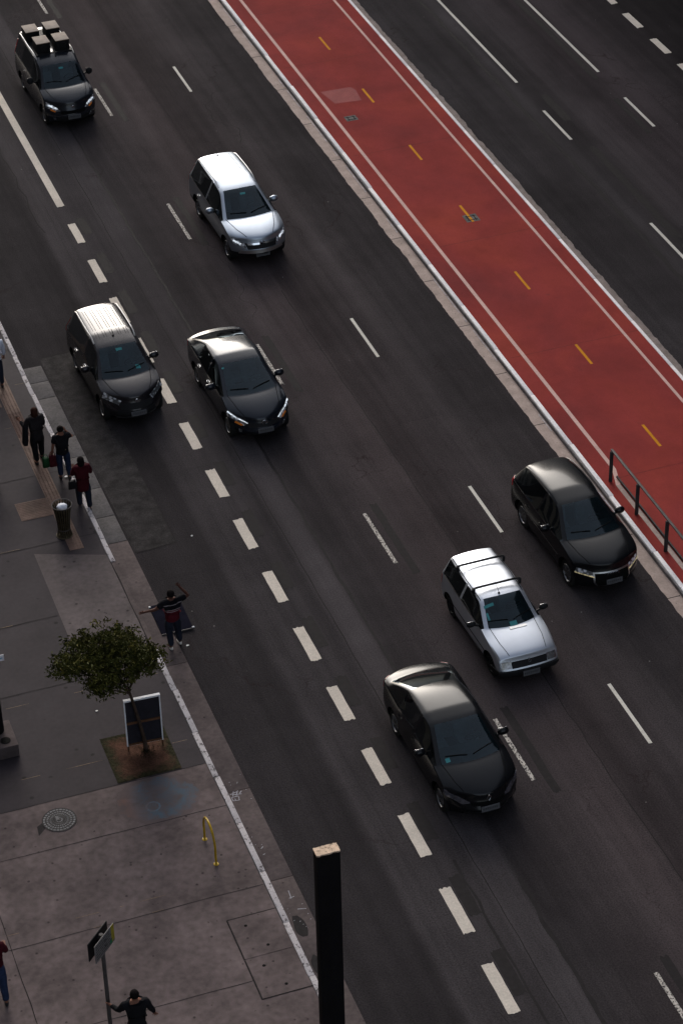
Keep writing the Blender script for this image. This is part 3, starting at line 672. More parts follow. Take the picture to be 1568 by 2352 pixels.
        def part(name, test, parent=s.root):
            x = bmesh.new(); x.from_mesh(cutm); bmesh.ops.delete(x, geom=[f for f in x.faces if not test(names[f.material_index], f.calc_center_median())], context='FACES')
            for f in x.faces: f.smooth = True
            for e in x.edges:
                if len(e.link_faces) == 2 and e.calc_face_angle(0) > R(38): e.smooth = False
            if not x.faces: x.free(); return None
            mm = bpy.data.meshes.new(name); x.to_mesh(mm); x.free()
            for q_ in cutm.materials: mm.materials.append(q_)
            oo = bpy.data.objects.new(name, mm); C.objects.link(oo); oo.parent = parent; return oo
        s.body = part('body', lambda n, c: n not in ('windscreen_glass', 'dark_glass', 'rear_glass'))
        part('windscreen', lambda n, c: n == 'windscreen_glass')
        mid = s.y(bp_+.04)
        rearf = lambda c: abs(c.x) < p['xr']-.06 and c.y > s.y(sr)-.05
        part('rear_window', lambda n, c: n == 'rear_glass')
        for sd_ in (1, -1):
            for fr in (1, -1):
                part('side_window', lambda n, c: n == 'dark_glass' and c.x*sd_ > 0 and (c.y < mid) == (fr > 0))
        s.make_wheels(); s.interior()
    def cast(s, o, d, off=.006):
        h, n, i, dist = s.bvh.ray_cast(o, d)
        if h is None:
            h, n, i, dist = s.bvh.find_nearest(Vector(o) + d*3.2)
        if n.dot(d) > 0: n = -n
        return h + n*off, n
    def patch(s, pts, d, mat, name, off=.006, parent=None, cell=.045, skirt=.02, label=None):
        """a polygon given by rough points on the car, pressed along d onto the body"""
        d = Vector(d).normalized(); P = [Vector((x, s.y(q), z)) for x, q, z in pts]
        zax = d; xa = Vector((1, 0, 0)) - d*d.x
        if xa.length < .2: xa = Vector((0, 1, 0)) - d*d.y
        xa.normalize(); ya = zax.cross(xa)
        Q = [(p.dot(xa), p.dot(ya)) for p in P]
        ar = sum(a[0]*b[1]-b[0]*a[1] for a, b in zip(Q, Q[1:]+Q[:1]))
        if ar < 0: Q = Q[::-1]
        x0, x1 = min(a for a, _ in Q), max(a for a, _ in Q); y0, y1 = min(a for _, a in Q), max(a for _, a in Q)
        nx = max(1, int((x1-x0)/cell)); ny = max(1, int((y1-y0)/cell)); b = bmesh.new()
        g = [[b.verts.new((x0+(x1-x0)*i/nx, y0+(y1-y0)*j/ny, 0)) for i in range(nx+1)] for j in range(ny+1)]
        for j in range(ny):
            for i in range(nx): b.faces.new((g[j][i], g[j][i+1], g[j+1][i+1], g[j+1][i]))
        for a, c in zip(Q, Q[1:]+Q[:1]):
            e = Vector((c[0]-a[0], c[1]-a[1], 0)); n = Vector((e.y, -e.x, 0))
            if n.length < 1e-6: continue
            bmesh.ops.bisect_plane(b, geom=b.verts[:]+b.edges[:]+b.faces[:], plane_co=(a[0], a[1], 0), plane_no=n.normalized(), clear_outer=True)
        if not b.faces: b.free(); return None
        back = Vector((0, 0, 0))
        for v in b.verts:
            o = xa*v.co.x + ya*v.co.y - d*3.2
            h, n = s.cast(o + Vector((0, 0, 0)), d, off); v.co = h
        if skirt:
            ed = [e for e in b.edges if len(e.link_faces) == 1]
            r_ = bmesh.ops.extrude_edge_only(b, edges=ed)
            for v in r_['geom']:
                if isinstance(v, bmesh.types.BMVert): v.co += d*skirt
        bmesh.ops.recalc_face_normals(b, faces=b.faces)
        for f in b.faces: f.smooth = True
        for e in b.edges:
            if len(e.link_faces) == 2 and e.calc_face_angle(0) > R(35): e.smooth = False
        me = bpy.data.meshes.new(name); b.to_mesh(me); b.free(); me.materials.append(MATS[mat])
        ob = bpy.data.objects.new(name, me); C.objects.link(ob); ob.parent = parent or s.root
        if label: ob['label'] = label
        return ob
    def line(s, pts, d, wd, mat, name, off=.004, parent=None, step=.06, closed=False, tube=False):
        """a thin line (gap, strip or rail) pressed along d onto the body; several polylines make one mesh"""
        d = Vector(d).normalized(); m = MB()
        for poly in pts:
            poly = [Vector((x, s.y(q), z)) for x, q, z in poly]; out = []
            for a, c in zip(poly[:-1], poly[1:]):
                n = max(1, int((c-a).length/step)); out += [a.lerp(c, i/n) for i in range(n)]
            out.append(poly[-1]); hs = [s.cast(o_ - d*2.5, d, off) for o_ in out]
            if tube: m.tube([h for h, n in hs], wd/2, 6); continue
            pv = None
            for i, (h, n) in enumerate(hs):
                t_ = (hs[min(i+1, len(hs)-1)][0] - hs[max(i-1, 0)][0]).normalized(); w_ = t_.cross(n).normalized()*wd/2
                q_ = [m.b.verts.new(h+w_), m.b.verts.new(h-w_)]
                if pv: m.b.faces.new((pv[0], pv[1], q_[1], q_[0]))
                pv = q_
        return m.build(name, mat, parent or s.root, fixn=False)
    def make_wheels(s):
        p = s.k; r_ = p['r']; W2 = s.W/2
        for q, sd_ in s.wheels:
            x = sd_*(W2-.165); g = bpy.data.objects.new('wheel', None)
            t_ = MB().lathe([(r_*.62, -.095), (r_*.93, -.105), (r_, -.075), (r_, .075), (r_*.93, .105), (r_*.66, .105), (r_*.62, .085), (r_*.62, -.095)], axis='X', n=32, cap=False).build('wheel', 'rubber', s.root)
            t_.location = (x, s.y(q), r_); t_.rotation_euler = (0, 0, 0 if sd_ > 0 else pi)
            MB().lathe([(r_*.60, -.06), (r_*.60, .075), (r_*.65, .10), (r_*.62, .112), (r_*.57, .08), (r_*.54, .03)], axis='X', n=32, cap=False).build('rim', p.get('rim', 'rim_metal'), t_)
            m = MB(); n = p.get('spokes', 5)
            for i in range(n):
                a = 2*pi*i/n+.3
                for da in ((-.12, .12) if p.get('twin') else (0,)):
                    m.tube([(.085, cos(a)*r_*.1, sin(a)*r_*.1), (.075, cos(a+da)*r_*.58, sin(a+da)*r_*.58)], [.036, .026], 6)
            m.lathe([(.07, .04), (.065, .10), (.03, .108)], axis='X', n=16)
            m.build('spokes', p.get('rim', 'rim_metal'), t_)
            MB().lathe([(r_*.56, -.05), (r_*.56, .02)], axis='X', n=24).build('brake_disc', 'void', t_)
    def interior(s):
        p = s.k; sc_, zcw = p['cowl']; W2 = s.W/2; sh = p['header'][0]
        MB().box((0, s.y(sc_+.42), zcw-.15), (s.W-.30, .62, .14), bev=.04).build('dashboard', 'interior', s.root)
        for x in (.36, -.36):
            m = MB().box((x, s.y(sh+.30), .55), (.48, .5, .16), bev=.05); m.box((x, s.y(sh+.58), .86), (.46, .14, .62), rot=(-.22, 0, 0), bev=.05); m.box((x, s.y(sh+.68), min(1.22, p['H']-.24)), (.26, .10, .17), rot=(-.2, 0, 0), bev=.04)
            m.build('front_seat', 'seat_cloth', s.root)
        m = MB().box((0, s.y(p['rear'][0]-.55), .55), (s.W-.36, .5, .16), bev=.05); m.box((0, s.y(p['rear'][0]-.22), .86), (s.W-.38, .14, .6), rot=(-.25, 0, 0), bev=.05); m.build('rear_seat', 'seat_cloth', s.root)
        m = MB(); c = Vector((.36, s.y(sc_+.86), zcw-.10)); M = Euler((R(-62), 0, 0)).to_matrix()
        m.tube([c + M @ Vector((.18*cos(a), .18*sin(a), 0)) for a in [2*pi*i/20 for i in range(21)]], .014, 6, False); m.tube([c, c+Vector((0, -.3, -.05))], .03, 6); m.tube([c + M @ Vector((-.17, 0, 0)), c + M @ Vector((.17, 0, 0))], .018, 6)
        m.build('steering_wheel', 'black_plastic', s.root)
    # ---- fittings
    def mirrors(s, q, z, mat, size=(.22, .13, .16), out=.10):
        for sd_ in (1, -1):
            x = sd_*(s.W/2+out); mb = MB().sphere((x, s.y(q), z), 1, 3, (size[0]*.62, size[1]*.62, size[2]*.58))
            for v in mb.b.verts:
                if v.co.y > s.y(q)+.015: v.co.y = s.y(q)+.015+(v.co.y-s.y(q)-.015)*.2
            o = mb.build('mirror', mat, s.root, ang=50)
            MB().tube([(x-sd_*.06, s.y(q)+.0, z-.03), (sd_*(s.W/2-.06), s.y(q-.02), z-.07)], [.025, .03], 6).build('mirror_arm', 'black_plastic', o)
            MB().box((x, s.y(q)+.038, z), (size[0]*.95, .004, size[2]*.8), bev=.0015).build('mirror_glass', 'chrome', o)
    def handles(s, qs, z, mat='chrome'):
        for q in qs:
            for sd_ in (1, -1):
                h, n = s.cast(Vector((sd_*2.5, s.y(q), z)), Vector((-sd_, 0, 0)), .010)
                MB().tube([h+Vector((-sd_*.02, -.09, 0)), h+Vector((sd_*.012, -.06, 0)), h+Vector((sd_*.012, .06, 0)), h+Vector((-sd_*.02, .09, 0))], .013, 6).build('door_handle', mat, s.root)
    def seams(s, xh, qf, wd=.014, mat='void', cowl=None, doors=()):
        """hood shut lines and door gaps"""
        p = s.k; sc_, zcw = p['cowl']
        for sd_ in (1, -1): s.line([[(sd_*xh[1], sc_+.16, 1), (sd_*(xh[0]+xh[1])*.52, (sc_+qf)/2, 1), (sd_*xh[0], qf, 1)]], (0, 0, -1), wd, mat, 'hood_gap')
        for q0, q1 in doors:
            s.line([[(sd_*s.W/2, q0, p['belt'][0]-.02), (sd_*s.W/2, q1, .30)] for sd_ in (1,)], (-1, 0, 0), .012, 'void', 'door_gap')
            s.line([[(-s.W/2, q0, p['belt'][0]-.02), (-s.W/2, q1, .30)]], (1, 0, 0), .012, 'void', 'door_gap')
    def waist(s, mat, wd=.03):
        """the bright strip under the side windows"""
        p = s.k; q0 = p['cowl'][0]+.45; q1 = p['gbase'][0]-.25
        for sd_ in (1, -1):
            s.line([[(sd_*(s.W/2), q0, p['belt'][0]-.0), (sd_*(s.W/2), q1, p['belt'][1]-.0)]], (-sd_, 0, 0), wd, mat, 'window_trim', off=.004)
    def plate(s, z, off=.02):
        h, n = s.cast(Vector((0, s.y(-2), z)), Vector((0, 1, 0)), off)
        o = MB().box((0, h.y, z), (.42, .014, .135), rot=(R(-8), 0, 0), bev=.004).build('number_plate', 'plate_grey', s.root)
        m = MB(); rr = random.Random(int(s.L*100))
        for i in range(7):
            x = -.155+i*.052; y = h.y-.0085
            for k in range(3): m.box((x+rr.uniform(-.004, .004), y, z+(-.026+k*.026)), (.030 if rr.random() < .6 else .014, .003, .009))
            m.box((x-.012, y, z), (.009, .003, .06))
        m.build('plate_characters', 'plate_text', o)
    def wipers(s):
        p = s.k; sc_, zcw = p['cowl']
        s.line([[(.55, sc_+.30, 1), (.05, sc_+.14, 1)], [(-.08, sc_+.16, 1), (-.55, sc_+.26, 1)]], (0, 0, -1), .022, 'void', 'wiper', off=.016, tube=True)
    def sticker(s, x, q, wx, wq, mat='sticker_teal'):
        s.patch([(x-wx/2, q-wq/2, 1.2), (x+wx/2, q-wq/2, 1.2), (x+wx/2, q+wq/2, 1.2), (x-wx/2, q+wq/2, 1.2)], (0, 0, -1), mat, 'windscreen_sticker', off=.006, skirt=0, cell=.05)
    def antenna(s, q, x=0, ln=.35, tilt=.9):
        h, n = s.cast(Vector((x, s.y(q), 3)), Vector((0, 0, -1)), 0)
        o = MB().lathe([(.03, 0), (.022, .025), (.008, .04)], h, n=10); o.tube([h+Vector((0, 0, .03)), h+Vector((0, ln*sin(tilt), ln*cos(tilt)))], [.006, .003], 5); o.build('antenna', 'black_plastic', s.root)
    def rails(s, x0, q0, q1, mat, hgt=.05, r_=.018):
        for sd_ in (1, -1):
            pts = []; n = 10
            for i in range(n+1):
                q = q0+(q1-q0)*i/n; xx = sd_*(x0-.03*abs(i/n-.45)*2*.5); h, _ = s.cast(Vector((xx, s.y(q), 3)), Vector((0, 0, -1)), 0); pts.append(h+Vector((0, 0, hgt if 0 < i < n else .0)))
            MB().tube(pts, r_, 8).build('roof_rail', mat, s.root)
    def taillights(s, z, q=None, h=.22, depth=.25):
        q = q or s.L
        for sd_ in (1, -1):
            x = sd_*s.W/2
            s.patch([(x, q-depth-.12, z-h/2), (x, q-.16, z-h/2), (x, q-.16, z+h/2), (x, q-depth-.12, z+h/2)], (-sd_, -.35, 0), 'red_lens', 'tail_light', off=.008)
    def emblem(s, z, kind, size=.07, q=-2):
        h, n = s.cast(Vector((0, s.y(q), z)), Vector((0, 1, 0)), .015); m = MB(); c = h
        def ring_(cx, rx, rz, t=.009): m.tube([c+Vector((cx+rx*cos(a), -.005, rz*sin(a))) for a in [2*pi*i/20 for i in range(21)]], t, 6, False)
        if kind == 'four rings':
            for i in range(4): ring_(-.105+i*.07, .047, .047, .007)
        elif kind == 'letter':
            ring_(0, size, size*.75); [m.box(c+Vector((x, -.004, 0)), (.02, .012, size*1.1), rot=(0, .15, 0)) for x in (-.03, .03)]; m.box(c+Vector((0, -.004, 0)), (.06, .012, .018))
        elif kind == 'square letter':
            [m.box(c+Vector((x, -.004, 0)), (.024, .014, size*1.5)) for x in (-.045, .045)]; m.box(c+Vector((0, -.004, 0)), (.09, .014, .02)); ring_(0, size*1.15, size)
        elif kind == 'lozenge':
            pts = [c+Vector(v) for v in ((0, -.005, size*1.3), (size*.8, -.005, 0), (0, -.005, -size*1.3), (-size*.8, -.005, 0), (0, -.005, size*1.3))]; m.tube(pts, .014, 6, False)
        else: m.lathe([(size*.72, -.012), (size*.72, .012), (size*.6, .02)], c, n=20); m.b.transform(Matrix.Translation(c) @ Matrix.Rotation(R(90), 4, 'X') @ Matrix.Translation(-c))
        m.build('emblem', 'chrome', s.root)
    def both(s, pts, d, mat, name, **k):
        for sd_ in (1, -1): s.patch([(x*sd_, q, z) for x, q, z in pts], (d[0]*sd_, d[1], d[2]), mat, name, **k)

# --- silver sport utility
c = Car('silver_suv', 'silver sport utility car with dark glass and roof rails in the middle lane', 'car', 19.33, 63.50, 1.0,
    dict(scale=1.06, L=4.50, W=1.80, H=1.66, xr=.60, zf=.86, zd=.98, cowl=(1.06, 1.06), header=(1.98, 1.56), rear=(4.20, 1.61), gbase=(4.36, 1.10), belt=(1.01, 1.08), wf=.88, wr=3.50, r=.345, paint='paint_silver', dark_sill=True, spokes=7, noseb=.30, chood=.15, bp=.26, zs=.30))
c.seams((.40, .72), .30, .018); c.handles((2.35, 3.25), .86, 'satin_metal'); c.waist('satin_metal', .035); c.mirrors(1.86, 1.08, 'paint_silver'); c.antenna(4.0, 0, .18)
c.both([(.50, .10, .74), (.80, .52, .86), (.76, .58, .70), (.50, .14, .62)], (-.45, 1, -.25), 'lamp_clear', 'headlight', off=.01)
c.patch([(-.42, 0, .58), (.42, 0, .58), (.48, 0, .76), (-.48, 0, .76)], (0, 1, -.1), 'black_plastic', 'grille', off=.012)
c.patch([(-.40, 0, .70), (-.08, 0, .70), (-.08, 0, .755), (-.42, 0, .755)], (0, 1, -.1), 'chrome', 'grille_bar', off=.03); c.patch([(.40, 0, .70), (.08, 0, .70), (.08, 0, .755), (.42, 0, .755)], (0, 1, -.1), 'chrome', 'grille_bar', off=.03)
c.patch([(-.66, 0, .48), (.66, 0, .48), (.60, 0, .56), (-.60, 0, .56)], (0, 1, -.1), 'satin_metal', 'bumper_bar', off=.03)
c.patch([(-.85, 0, .28), (.85, 0, .28), (.82, 0, .46), (-.82, 0, .46)], (0, 1, 0), 'black_plastic', 'lower_bumper', off=.01)
c.both([(.60, .22, .74), (.76, .46, .82), (.76, .5, .76), (.62, .26, .69)], (-.45, 1, -.25), 'lamp_lit', 'running_light', off=.02); c.emblem(.73, 'square letter', .06); c.plate(.40); c.rails(.58, 2.25, 4.15, 'satin_metal', .045, .015); c.taillights(1.15, h=.5, depth=.12); c.wipers(); c.sticker(.02, 1.80, .16, .06)
c.line([[(x, 2.85, 2), (x, 4.05, 2)] for x in (-.36, -.12, .12, .36)], (0, 0, -1), .012, 'black_plastic', 'roof_groove')
c.line([[(sd_*.9, 1.2, .5), (sd_*.9, 3.2, .5)] for sd_ in (-1,)], (1, 0, 0), .02, 'satin_metal', 'side_moulding')

# --- dark people carrier in the kerb lane
c = Car('people_carrier', 'dark grey people carrier with ribbed roof and roof rails beside the kerb', 'car', 13.44, 56.42, 1.2,
    dict(scale=1.06, L=4.22, W=1.72, H=1.64, xr=.60, zf=.84, zd=1.0, cowl=(.88, 1.02), header=(1.68, 1.54), rear=(3.80, 1.60), gbase=(4.06, 1.12), belt=(1.0, 1.06), wf=.80, wr=3.30, r=.32, paint='paint_graphite', spokes=6, noseb=.36, nosew=.80, bp=.26))
c.seams((.40, .66), .32); c.handles((2.1, 2.95), .86); c.mirrors(1.62, 1.05, 'paint_graphite'); c.antenna(2.05, 0, .2)
c.both([(.46, .12, .78), (.76, .58, .90), (.80, .62, .76), (.52, .16, .66)], (-.5, 1, -.25), 'lamp_dim' if 'lamp_dim' in MATS else 'lamp_clear', 'headlight', off=.01)
c.patch([(-.42, 0, .54), (.42, 0, .54), (.46, 0, .70), (-.46, 0, .70)], (0, 1, -.1), 'black_plastic', 'grille', off=.012)
c.patch([(-.50, 0, .27), (.50, 0, .27), (.56, 0, .34), (-.56, 0, .34)], (0, 1, -.1), 'satin_metal', 'bumper_bar', off=.02)
c.patch([(-.55, 0, .35), (.55, 0, .35), (.5, 0, .5), (-.5, 0, .5)], (0, 1, 0), 'black_plastic', 'lower_grille', off=.008)
c.emblem(.74, 'oval', .08); c.plate(.43); c.rails(.585, 1.95, 3.75, 'satin_metal', .05, .020); c.taillights(1.1, h=.4, depth=.14); c.wipers(); c.sticker(.0, 1.58, .17, .07); c.sticker(.36, 1.10, .13, .10)
for x in (-.40, -.20, 0, .20, .40):
    c.line([[(x-.035, 2.45, 2), (x-.035, 3.55, 2)], [(x+.035, 2.45, 2), (x+.035, 3.55, 2)], [(x-.035, 2.08, 2), (x-.035, 2.36, 2)], [(x+.035, 2.08, 2), (x+.035, 2.36, 2)]], (0, 0, -1), .011, 'black_plastic', 'roof_rib')

# --- dark blue sedan
c = Car('dark_sedan', 'dark blue sedan with amber lit indicators behind the people carrier', 'car', 16.39, 54.30, .6,
    dict(scale=1.08, L=4.45, W=1.70, H=1.46, xr=.61, zf=.72, zd=.98, cowl=(.98, .96), header=(1.95, 1.40), rear=(3.16, 1.39), gbase=(4.06, 1.06), belt=(.93, 1.0), wf=.82, wr=3.38, r=.31, paint='paint_sedan', spokes=10, noseb=.40, nosew=.80, bp=.26, rbow=-.08, crr=.1, cnose=.15))
c.seams((.42, .66), .26, .014); c.handles((2.2, 3.0), .80, 'chrome'); c.mirrors(1.66, .98, 'paint_sedan')
c.both([(.48, .10, .62), (.66, .30, .72), (.80, .72, .80), (.80, .74, .68), (.58, .20, .56)], (-.55, 1, -.3), 'lamp_clear', 'headlight', off=.010)
c.both([(.58, .20, .585), (.72, .40, .64), (.74, .42, .59), (.62, .24, .55)], (-.55, 1, -.3), 'amber', 'indicator', off=.022)
c.patch([(-.40, 0, .52), (.40, 0, .52), (.46, 0, .62), (-.46, 0, .62)], (0, 1, -.1), 'black_plastic', 'grille', off=.01)
c.patch([(-.52, 0, .24), (.52, 0, .24), (.40, 0, .38), (-.40, 0, .38)], (0, 1, 0), 'black_plastic', 'lower_grille', off=.008)
c.both([(.62, .1, .34), (.70, .1, .34), (.70, .1, .42), (.62, .1, .42)], (-.3, 1, 0), 'lamp_clear', 'fog_light', off=.012)
c.both([(.50, .10, .655), (.68, .32, .745), (.81, .70, .80), (.81, .70, .775), (.68, .34, .705), (.51, .12, .635)], (-.55, 1, -.3), 'lamp_lit', 'running_light', off=.02); c.emblem(.62, 'letter', .075); c.plate(.45); c.taillights(.86, h=.16, depth=.22); c.wipers(); c.sticker(-.52, 1.86, .06, .05)

# --- black sport utility at the median
c = Car('black_suv', 'black compact sport utility with four ring emblem alongside the median kerb', 'car', 22.27, 44.85, 1.2,
    dict(scale=1.03, L=4.38, W=1.83, H=1.58, xr=.58, zf=.86, zd=.98, cowl=(1.08, 1.04), header=(2.0, 1.50), rear=(4.02, 1.46), gbase=(4.24, 1.10), belt=(1.0, 1.06), wf=.86, wr=3.46, r=.35, paint='paint_black', spokes=10, twin=False, noseb=.30, nosew=.80, bp=.26, rbow=-.16))
c.seams((.50, .72), .28); c.handles((2.3, 3.1), .86, 'paint_black'); c.waist('chrome', .014); c.mirrors(1.84, 1.06, 'paint_black')
c.both([(.50, .08, .70), (.82, .42, .78), (.84, .46, .66), (.52, .10, .60)], (-.45, 1, -.2), 'lamp_clear', 'headlight', off=.010)
c.both([(.50, .07, .60), (.84, .46, .66), (.84, .46, .635), (.50, .07, .575)], (-.45, 1, -.2), 'lamp_gold', 'daytime_strip', off=.02)
c.patch([(-.40, 0, .34), (.40, 0, .34), (.47, 0, .44), (.47, 0, .70), (-.47, 0, .70), (-.47, 0, .44)], (0, 1, -.1), 'satin_metal', 'grille_frame', off=.016)
c.patch([(-.37, 0, .37), (.37, 0, .37), (.43, 0, .45), (.43, 0, .665), (-.43, 0, .665), (-.43, 0, .45)], (0, 1, -.1), 'void', 'grille', off=.024)
c.emblem(.625, 'four rings'); c.plate(.47, .05); c.taillights(.98, h=.2, depth=.2); c.wipers(); c.rails(.57, 2.15, 3.95, 'paint_black', .03, .016)
c.line([[(-.9, 1.3, .62), (-.9, 3.3, .66)]], (1, 0, 0), .015, 'satin_metal', 'side_moulding')
c.line([[(.9, 1.3, .62), (.9, 3.3, .66)]], (-1, 0, 0), .015, 'satin_metal', 'side_moulding')

surf('lamp_boxy', (.16, .16, .17), .15, .6, coat=1, var=.6, scale=14, bump=.2, obj=True)
# --- pale boxy hatchback with a roof rack
c = Car('boxy_hatchback', 'old pale silver boxy hatchback carrying black roof bars', 'car', 19.03, 42.45, 1.0,
    dict(scale=1.04, L=3.72, W=1.56, H=1.40, xr=.565, zf=.76, zd=.92, cowl=(1.00, .93), header=(1.66, 1.365), rear=(3.50, 1.375), gbase=(3.60, .98), belt=(.91, .96), wf=.66, wr=3.02, r=.29, paint='paint_pale_silver', spokes=8, noseb=.07, nosew=.985, bp=.36, rbow=-.05, cnose=.75, chood=.6, cbelt=.6, hx=.92, crr=.8, rim='black_plastic'))
c.seams((.46, .56), .22, .014); c.mirrors(1.36, .98, 'black_plastic', (.19, .09, .13), .14); c.waist('satin_metal', .03)
c.both([(.46, .05, .50), (.70, .05, .50), (.70, .05, .66), (.46, .05, .66)], (-.2, 1, -.05), 'lamp_boxy', 'headlight', off=.010)
c.patch([(-.44, 0, .50), (.44, 0, .50), (.44, 0, .65), (-.44, 0, .65)], (0, 1, -.1), 'black_plastic', 'grille', off=.010)
c.patch([(-.76, 0, .25), (.76, 0, .25), (.76, 0, .44), (-.76, 0, .44)], (0, 1, 0), 'black_plastic', 'bumper', off=.05, skirt=.08)
c.emblem(.60, 'lozenge', .05); c.plate(.36, .085); c.taillights(.8, h=.25, depth=.1); c.wipers(); c.antenna(1.75, -.05, .42, 1.0)
c.line([[(sd_*.8, .9, .52), (sd_*.8, 3.3, .52)] for sd_ in (-1,)], (1, 0, 0), .035, 'black_plastic', 'side_moulding'); c.line([[(.8, .9, .52), (.8, 3.3, .52)]], (-1, 0, 0), .035, 'black_plastic', 'side_moulding')
c.line([[(sd_*.53, 1.72, 2), (sd_*.545, 2.5, 2), (sd_*.51, 3.48, 2)] for sd_ in (1, -1)], (0, 0, -1), .022, 'black_plastic', 'roof_gutter')
c.sticker(-.40, 1.54, .24, .06); c.sticker(-.50, 1.34, .05, .16); c.sticker(.02, 1.06, .18, .10)
c.patch([(-.12, .92, 1), (.30, .92, 1), (.30, 1.0, 1), (-.12, 1.0, 1)], (0, 0, -1), 'satin_metal', 'hood_vent', off=.012)
rk = None
for q in (2.0, 2.93):
    m = MB(); z = 1.47; m.tube([(-.60, c.y(q), z-.10), (-.58, c.y(q), z-.01), (-.5, c.y(q), z), (.5, c.y(q), z), (.58, c.y(q), z-.01), (.60, c.y(q), z-.10)], .026, 8)
    for sd_ in (1, -1): m.box((sd_*.585, c.y(q), z-.08), (.06, .09, .14), bev=.01)
    m.build('roof_bar', 'black_plastic', c.root)

# --- black sedan nearest the camera
c = Car('black_sedan', 'black sedan with a teal windscreen sticker, nearest the tall pillar', 'car', 16.28, 38.22, .8,
    dict(scale=1.06, L=4.50, W=1.76, H=1.46, xr=.62, zf=.74, zd=1.02, cowl=(.98, .98), header=(1.90, 1.41), rear=(3.22, 1.40), gbase=(4.02, 1.10), belt=(.94, 1.04), wf=.86, wr=3.46, r=.32, paint='paint_black', spokes=8, noseb=.34, nosew=.76, bp=.26, rbow=-.08, crr=.1, cnose=.2))
c.seams((.44, .68), .26); c.handles((2.25, 3.05), .82, 'paint_black'); c.mirrors(1.62, 1.0, 'paint_black')
surf('lamp_dark', (.10, .10, .12), .15, .6, coat=1, var=.5, scale=14, bump=.2, obj=True)
c.both([(.44, .08, .60), (.66, .22, .70), (.84, .60, .78), (.84, .62, .66), (.60, .2, .54)], (-.5, 1, -.25), 'lamp_dark', 'headlight', off=.010)
c.patch([(-.36, 0, .52), (.36, 0, .52), (.40, 0, .60), (-.40, 0, .60)], (0, 1, -.1), 'void', 'grille', off=.01)
c.patch([(-.52, 0, .24), (.52, 0, .24), (.44, 0, .38), (-.44, 0, .38)], (0, 1, 0), 'black_plastic', 'lower_grille', off=.008)
c.emblem(.66, 'lozenge', .06); c.plate(.46); c.taillights(.90, h=.2, depth=.18); c.wipers(); c.sticker(-.52, 1.15, .10, .09)

# --- dark van with four loudspeaker boxes on its roof
c = Car('small_van', 'dark tall small van carrying four boxes on its roof, farthest up the avenue', 'van', 16.36, 74.45, 1.2,
    dict(scale=1.04, L=4.30, W=1.74, H=1.82, xr=.66, zf=.90, zd=1.05, cowl=(.86, 1.12), header=(1.50, 1.66), rear=(4.12, 1.80), gbase=(4.20, 1.15), belt=(1.08, 1.16), wf=.82, wr=3.44, r=.32, paint='paint_van', spokes=6, noseb=.28, nosew=.78, bp=.2, crr=.8, rbow=-.04, side=(4, 5, 6, 8)))
c.seams((.46, .68), .28); c.handles((2.2, 2.9), .95, 'paint_van'); c.mirrors(1.56, 1.20, 'black_plastic', (.18, .12, .20), .12); c.antenna(1.85, 0, .2)
c.both([(.46, .10, .68), (.62, .20, .82), (.80, .50, .90), (.80, .52, .72), (.60, .2, .62)], (-.5, 1, -.25), 'lamp_clear', 'headlight', off=.010)
c.both([(.58, .18, .66), (.70, .32, .72), (.70, .34, .66), (.60, .2, .62)], (-.5, 1, -.25), 'amber', 'indicator', off=.022)
c.patch([(-.40, 0, .56), (.40, 0, .56), (.40, 0, .66), (-.40, 0, .66)], (0, 1, -.1), 'void', 'grille', off=.01)
c.patch([(-.55, 0, .30), (.55, 0, .30), (.5, 0, .46), (-.5, 0, .46)], (0, 1, 0), 'black_plastic', 'lower_grille', off=.008)
c.both([(.60, .1, .36), (.68, .1, .36), (.68, .1, .42), (.60, .1, .42)], (-.3, 1, 0), 'lamp_clear', 'fog_light', off=.012)
c.both([(.54, .14, .76), (.66, .26, .82), (.76, .42, .84), (.76, .44, .78), (.66, .3, .75), (.54, .16, .71)], (-.5, 1, -.25), 'lamp_lit', 'running_light', off=.02); c.emblem(.76, 'round', .07); c.plate(.46); c.taillights(1.3, h=.5, depth=.1); c.wipers(); c.sticker(.02, 1.38, .14, .05); c.rails(.64, 1.9, 4.0, 'satin_metal', .04, .018)
surf('box_top', (.34, .29, .25), .8, var=.15); surf('speaker_cloth', (.012, .012, .013), .9, var=.2)
van = c; ln = van.root.matrix_world
vroot = van.root
for i, (x, q, lab) in enumerate(((-.43, 2.22, 'front box on the van roof, nearer the kerb side'), (.20, 2.22, 'front box on the van roof, nearer the median side'), (-.52, 3.20, 'rear box on the van roof, nearer the kerb side'), (.16, 3.20, 'rear box on the van roof, nearer the median side'))):
    ca, sa = cos(R(1.2)), sin(R(1.2)); lx, ly = x+.12, q+.16-4.30/2
    g = empty('loudspeaker_box', (vroot.location.x+1.04*(lx*ca-ly*sa), vroot.location.y+1.04*(lx*sa+ly*ca), 1.815*1.04), R(1.2)); tag(g, 'loudspeaker cabinet, ' + lab, 'loudspeaker', 'boxes on the van roof')
    MB().box((0, 0, .175), (.46, .60, .35), bev=.015).build('cabinet', 'speaker_cloth', g)
    MB().box((0, 0, .354), (.47, .61, .018), bev=.004).build('lid', 'box_top', g)
    MB().box((0, -.306, .348), (.46, .012, .014)).build('edge_strip', 'brass_strip', g)
    m = MB(); m.lathe([(.13, 0), (.10, .03), (.03, .02)], n=20); m.b.transform(Matrix.Translation((0, -.30, .17)) @ Matrix.Rotation(R(90), 4, 'X')); m.build('speaker_cone', 'rubber', g)
MB().box((0, .80, 0), (1.20, 1.9, .03)).build('roof_board', 'black_plastic', vroot).location = (0, 0, 1.80)

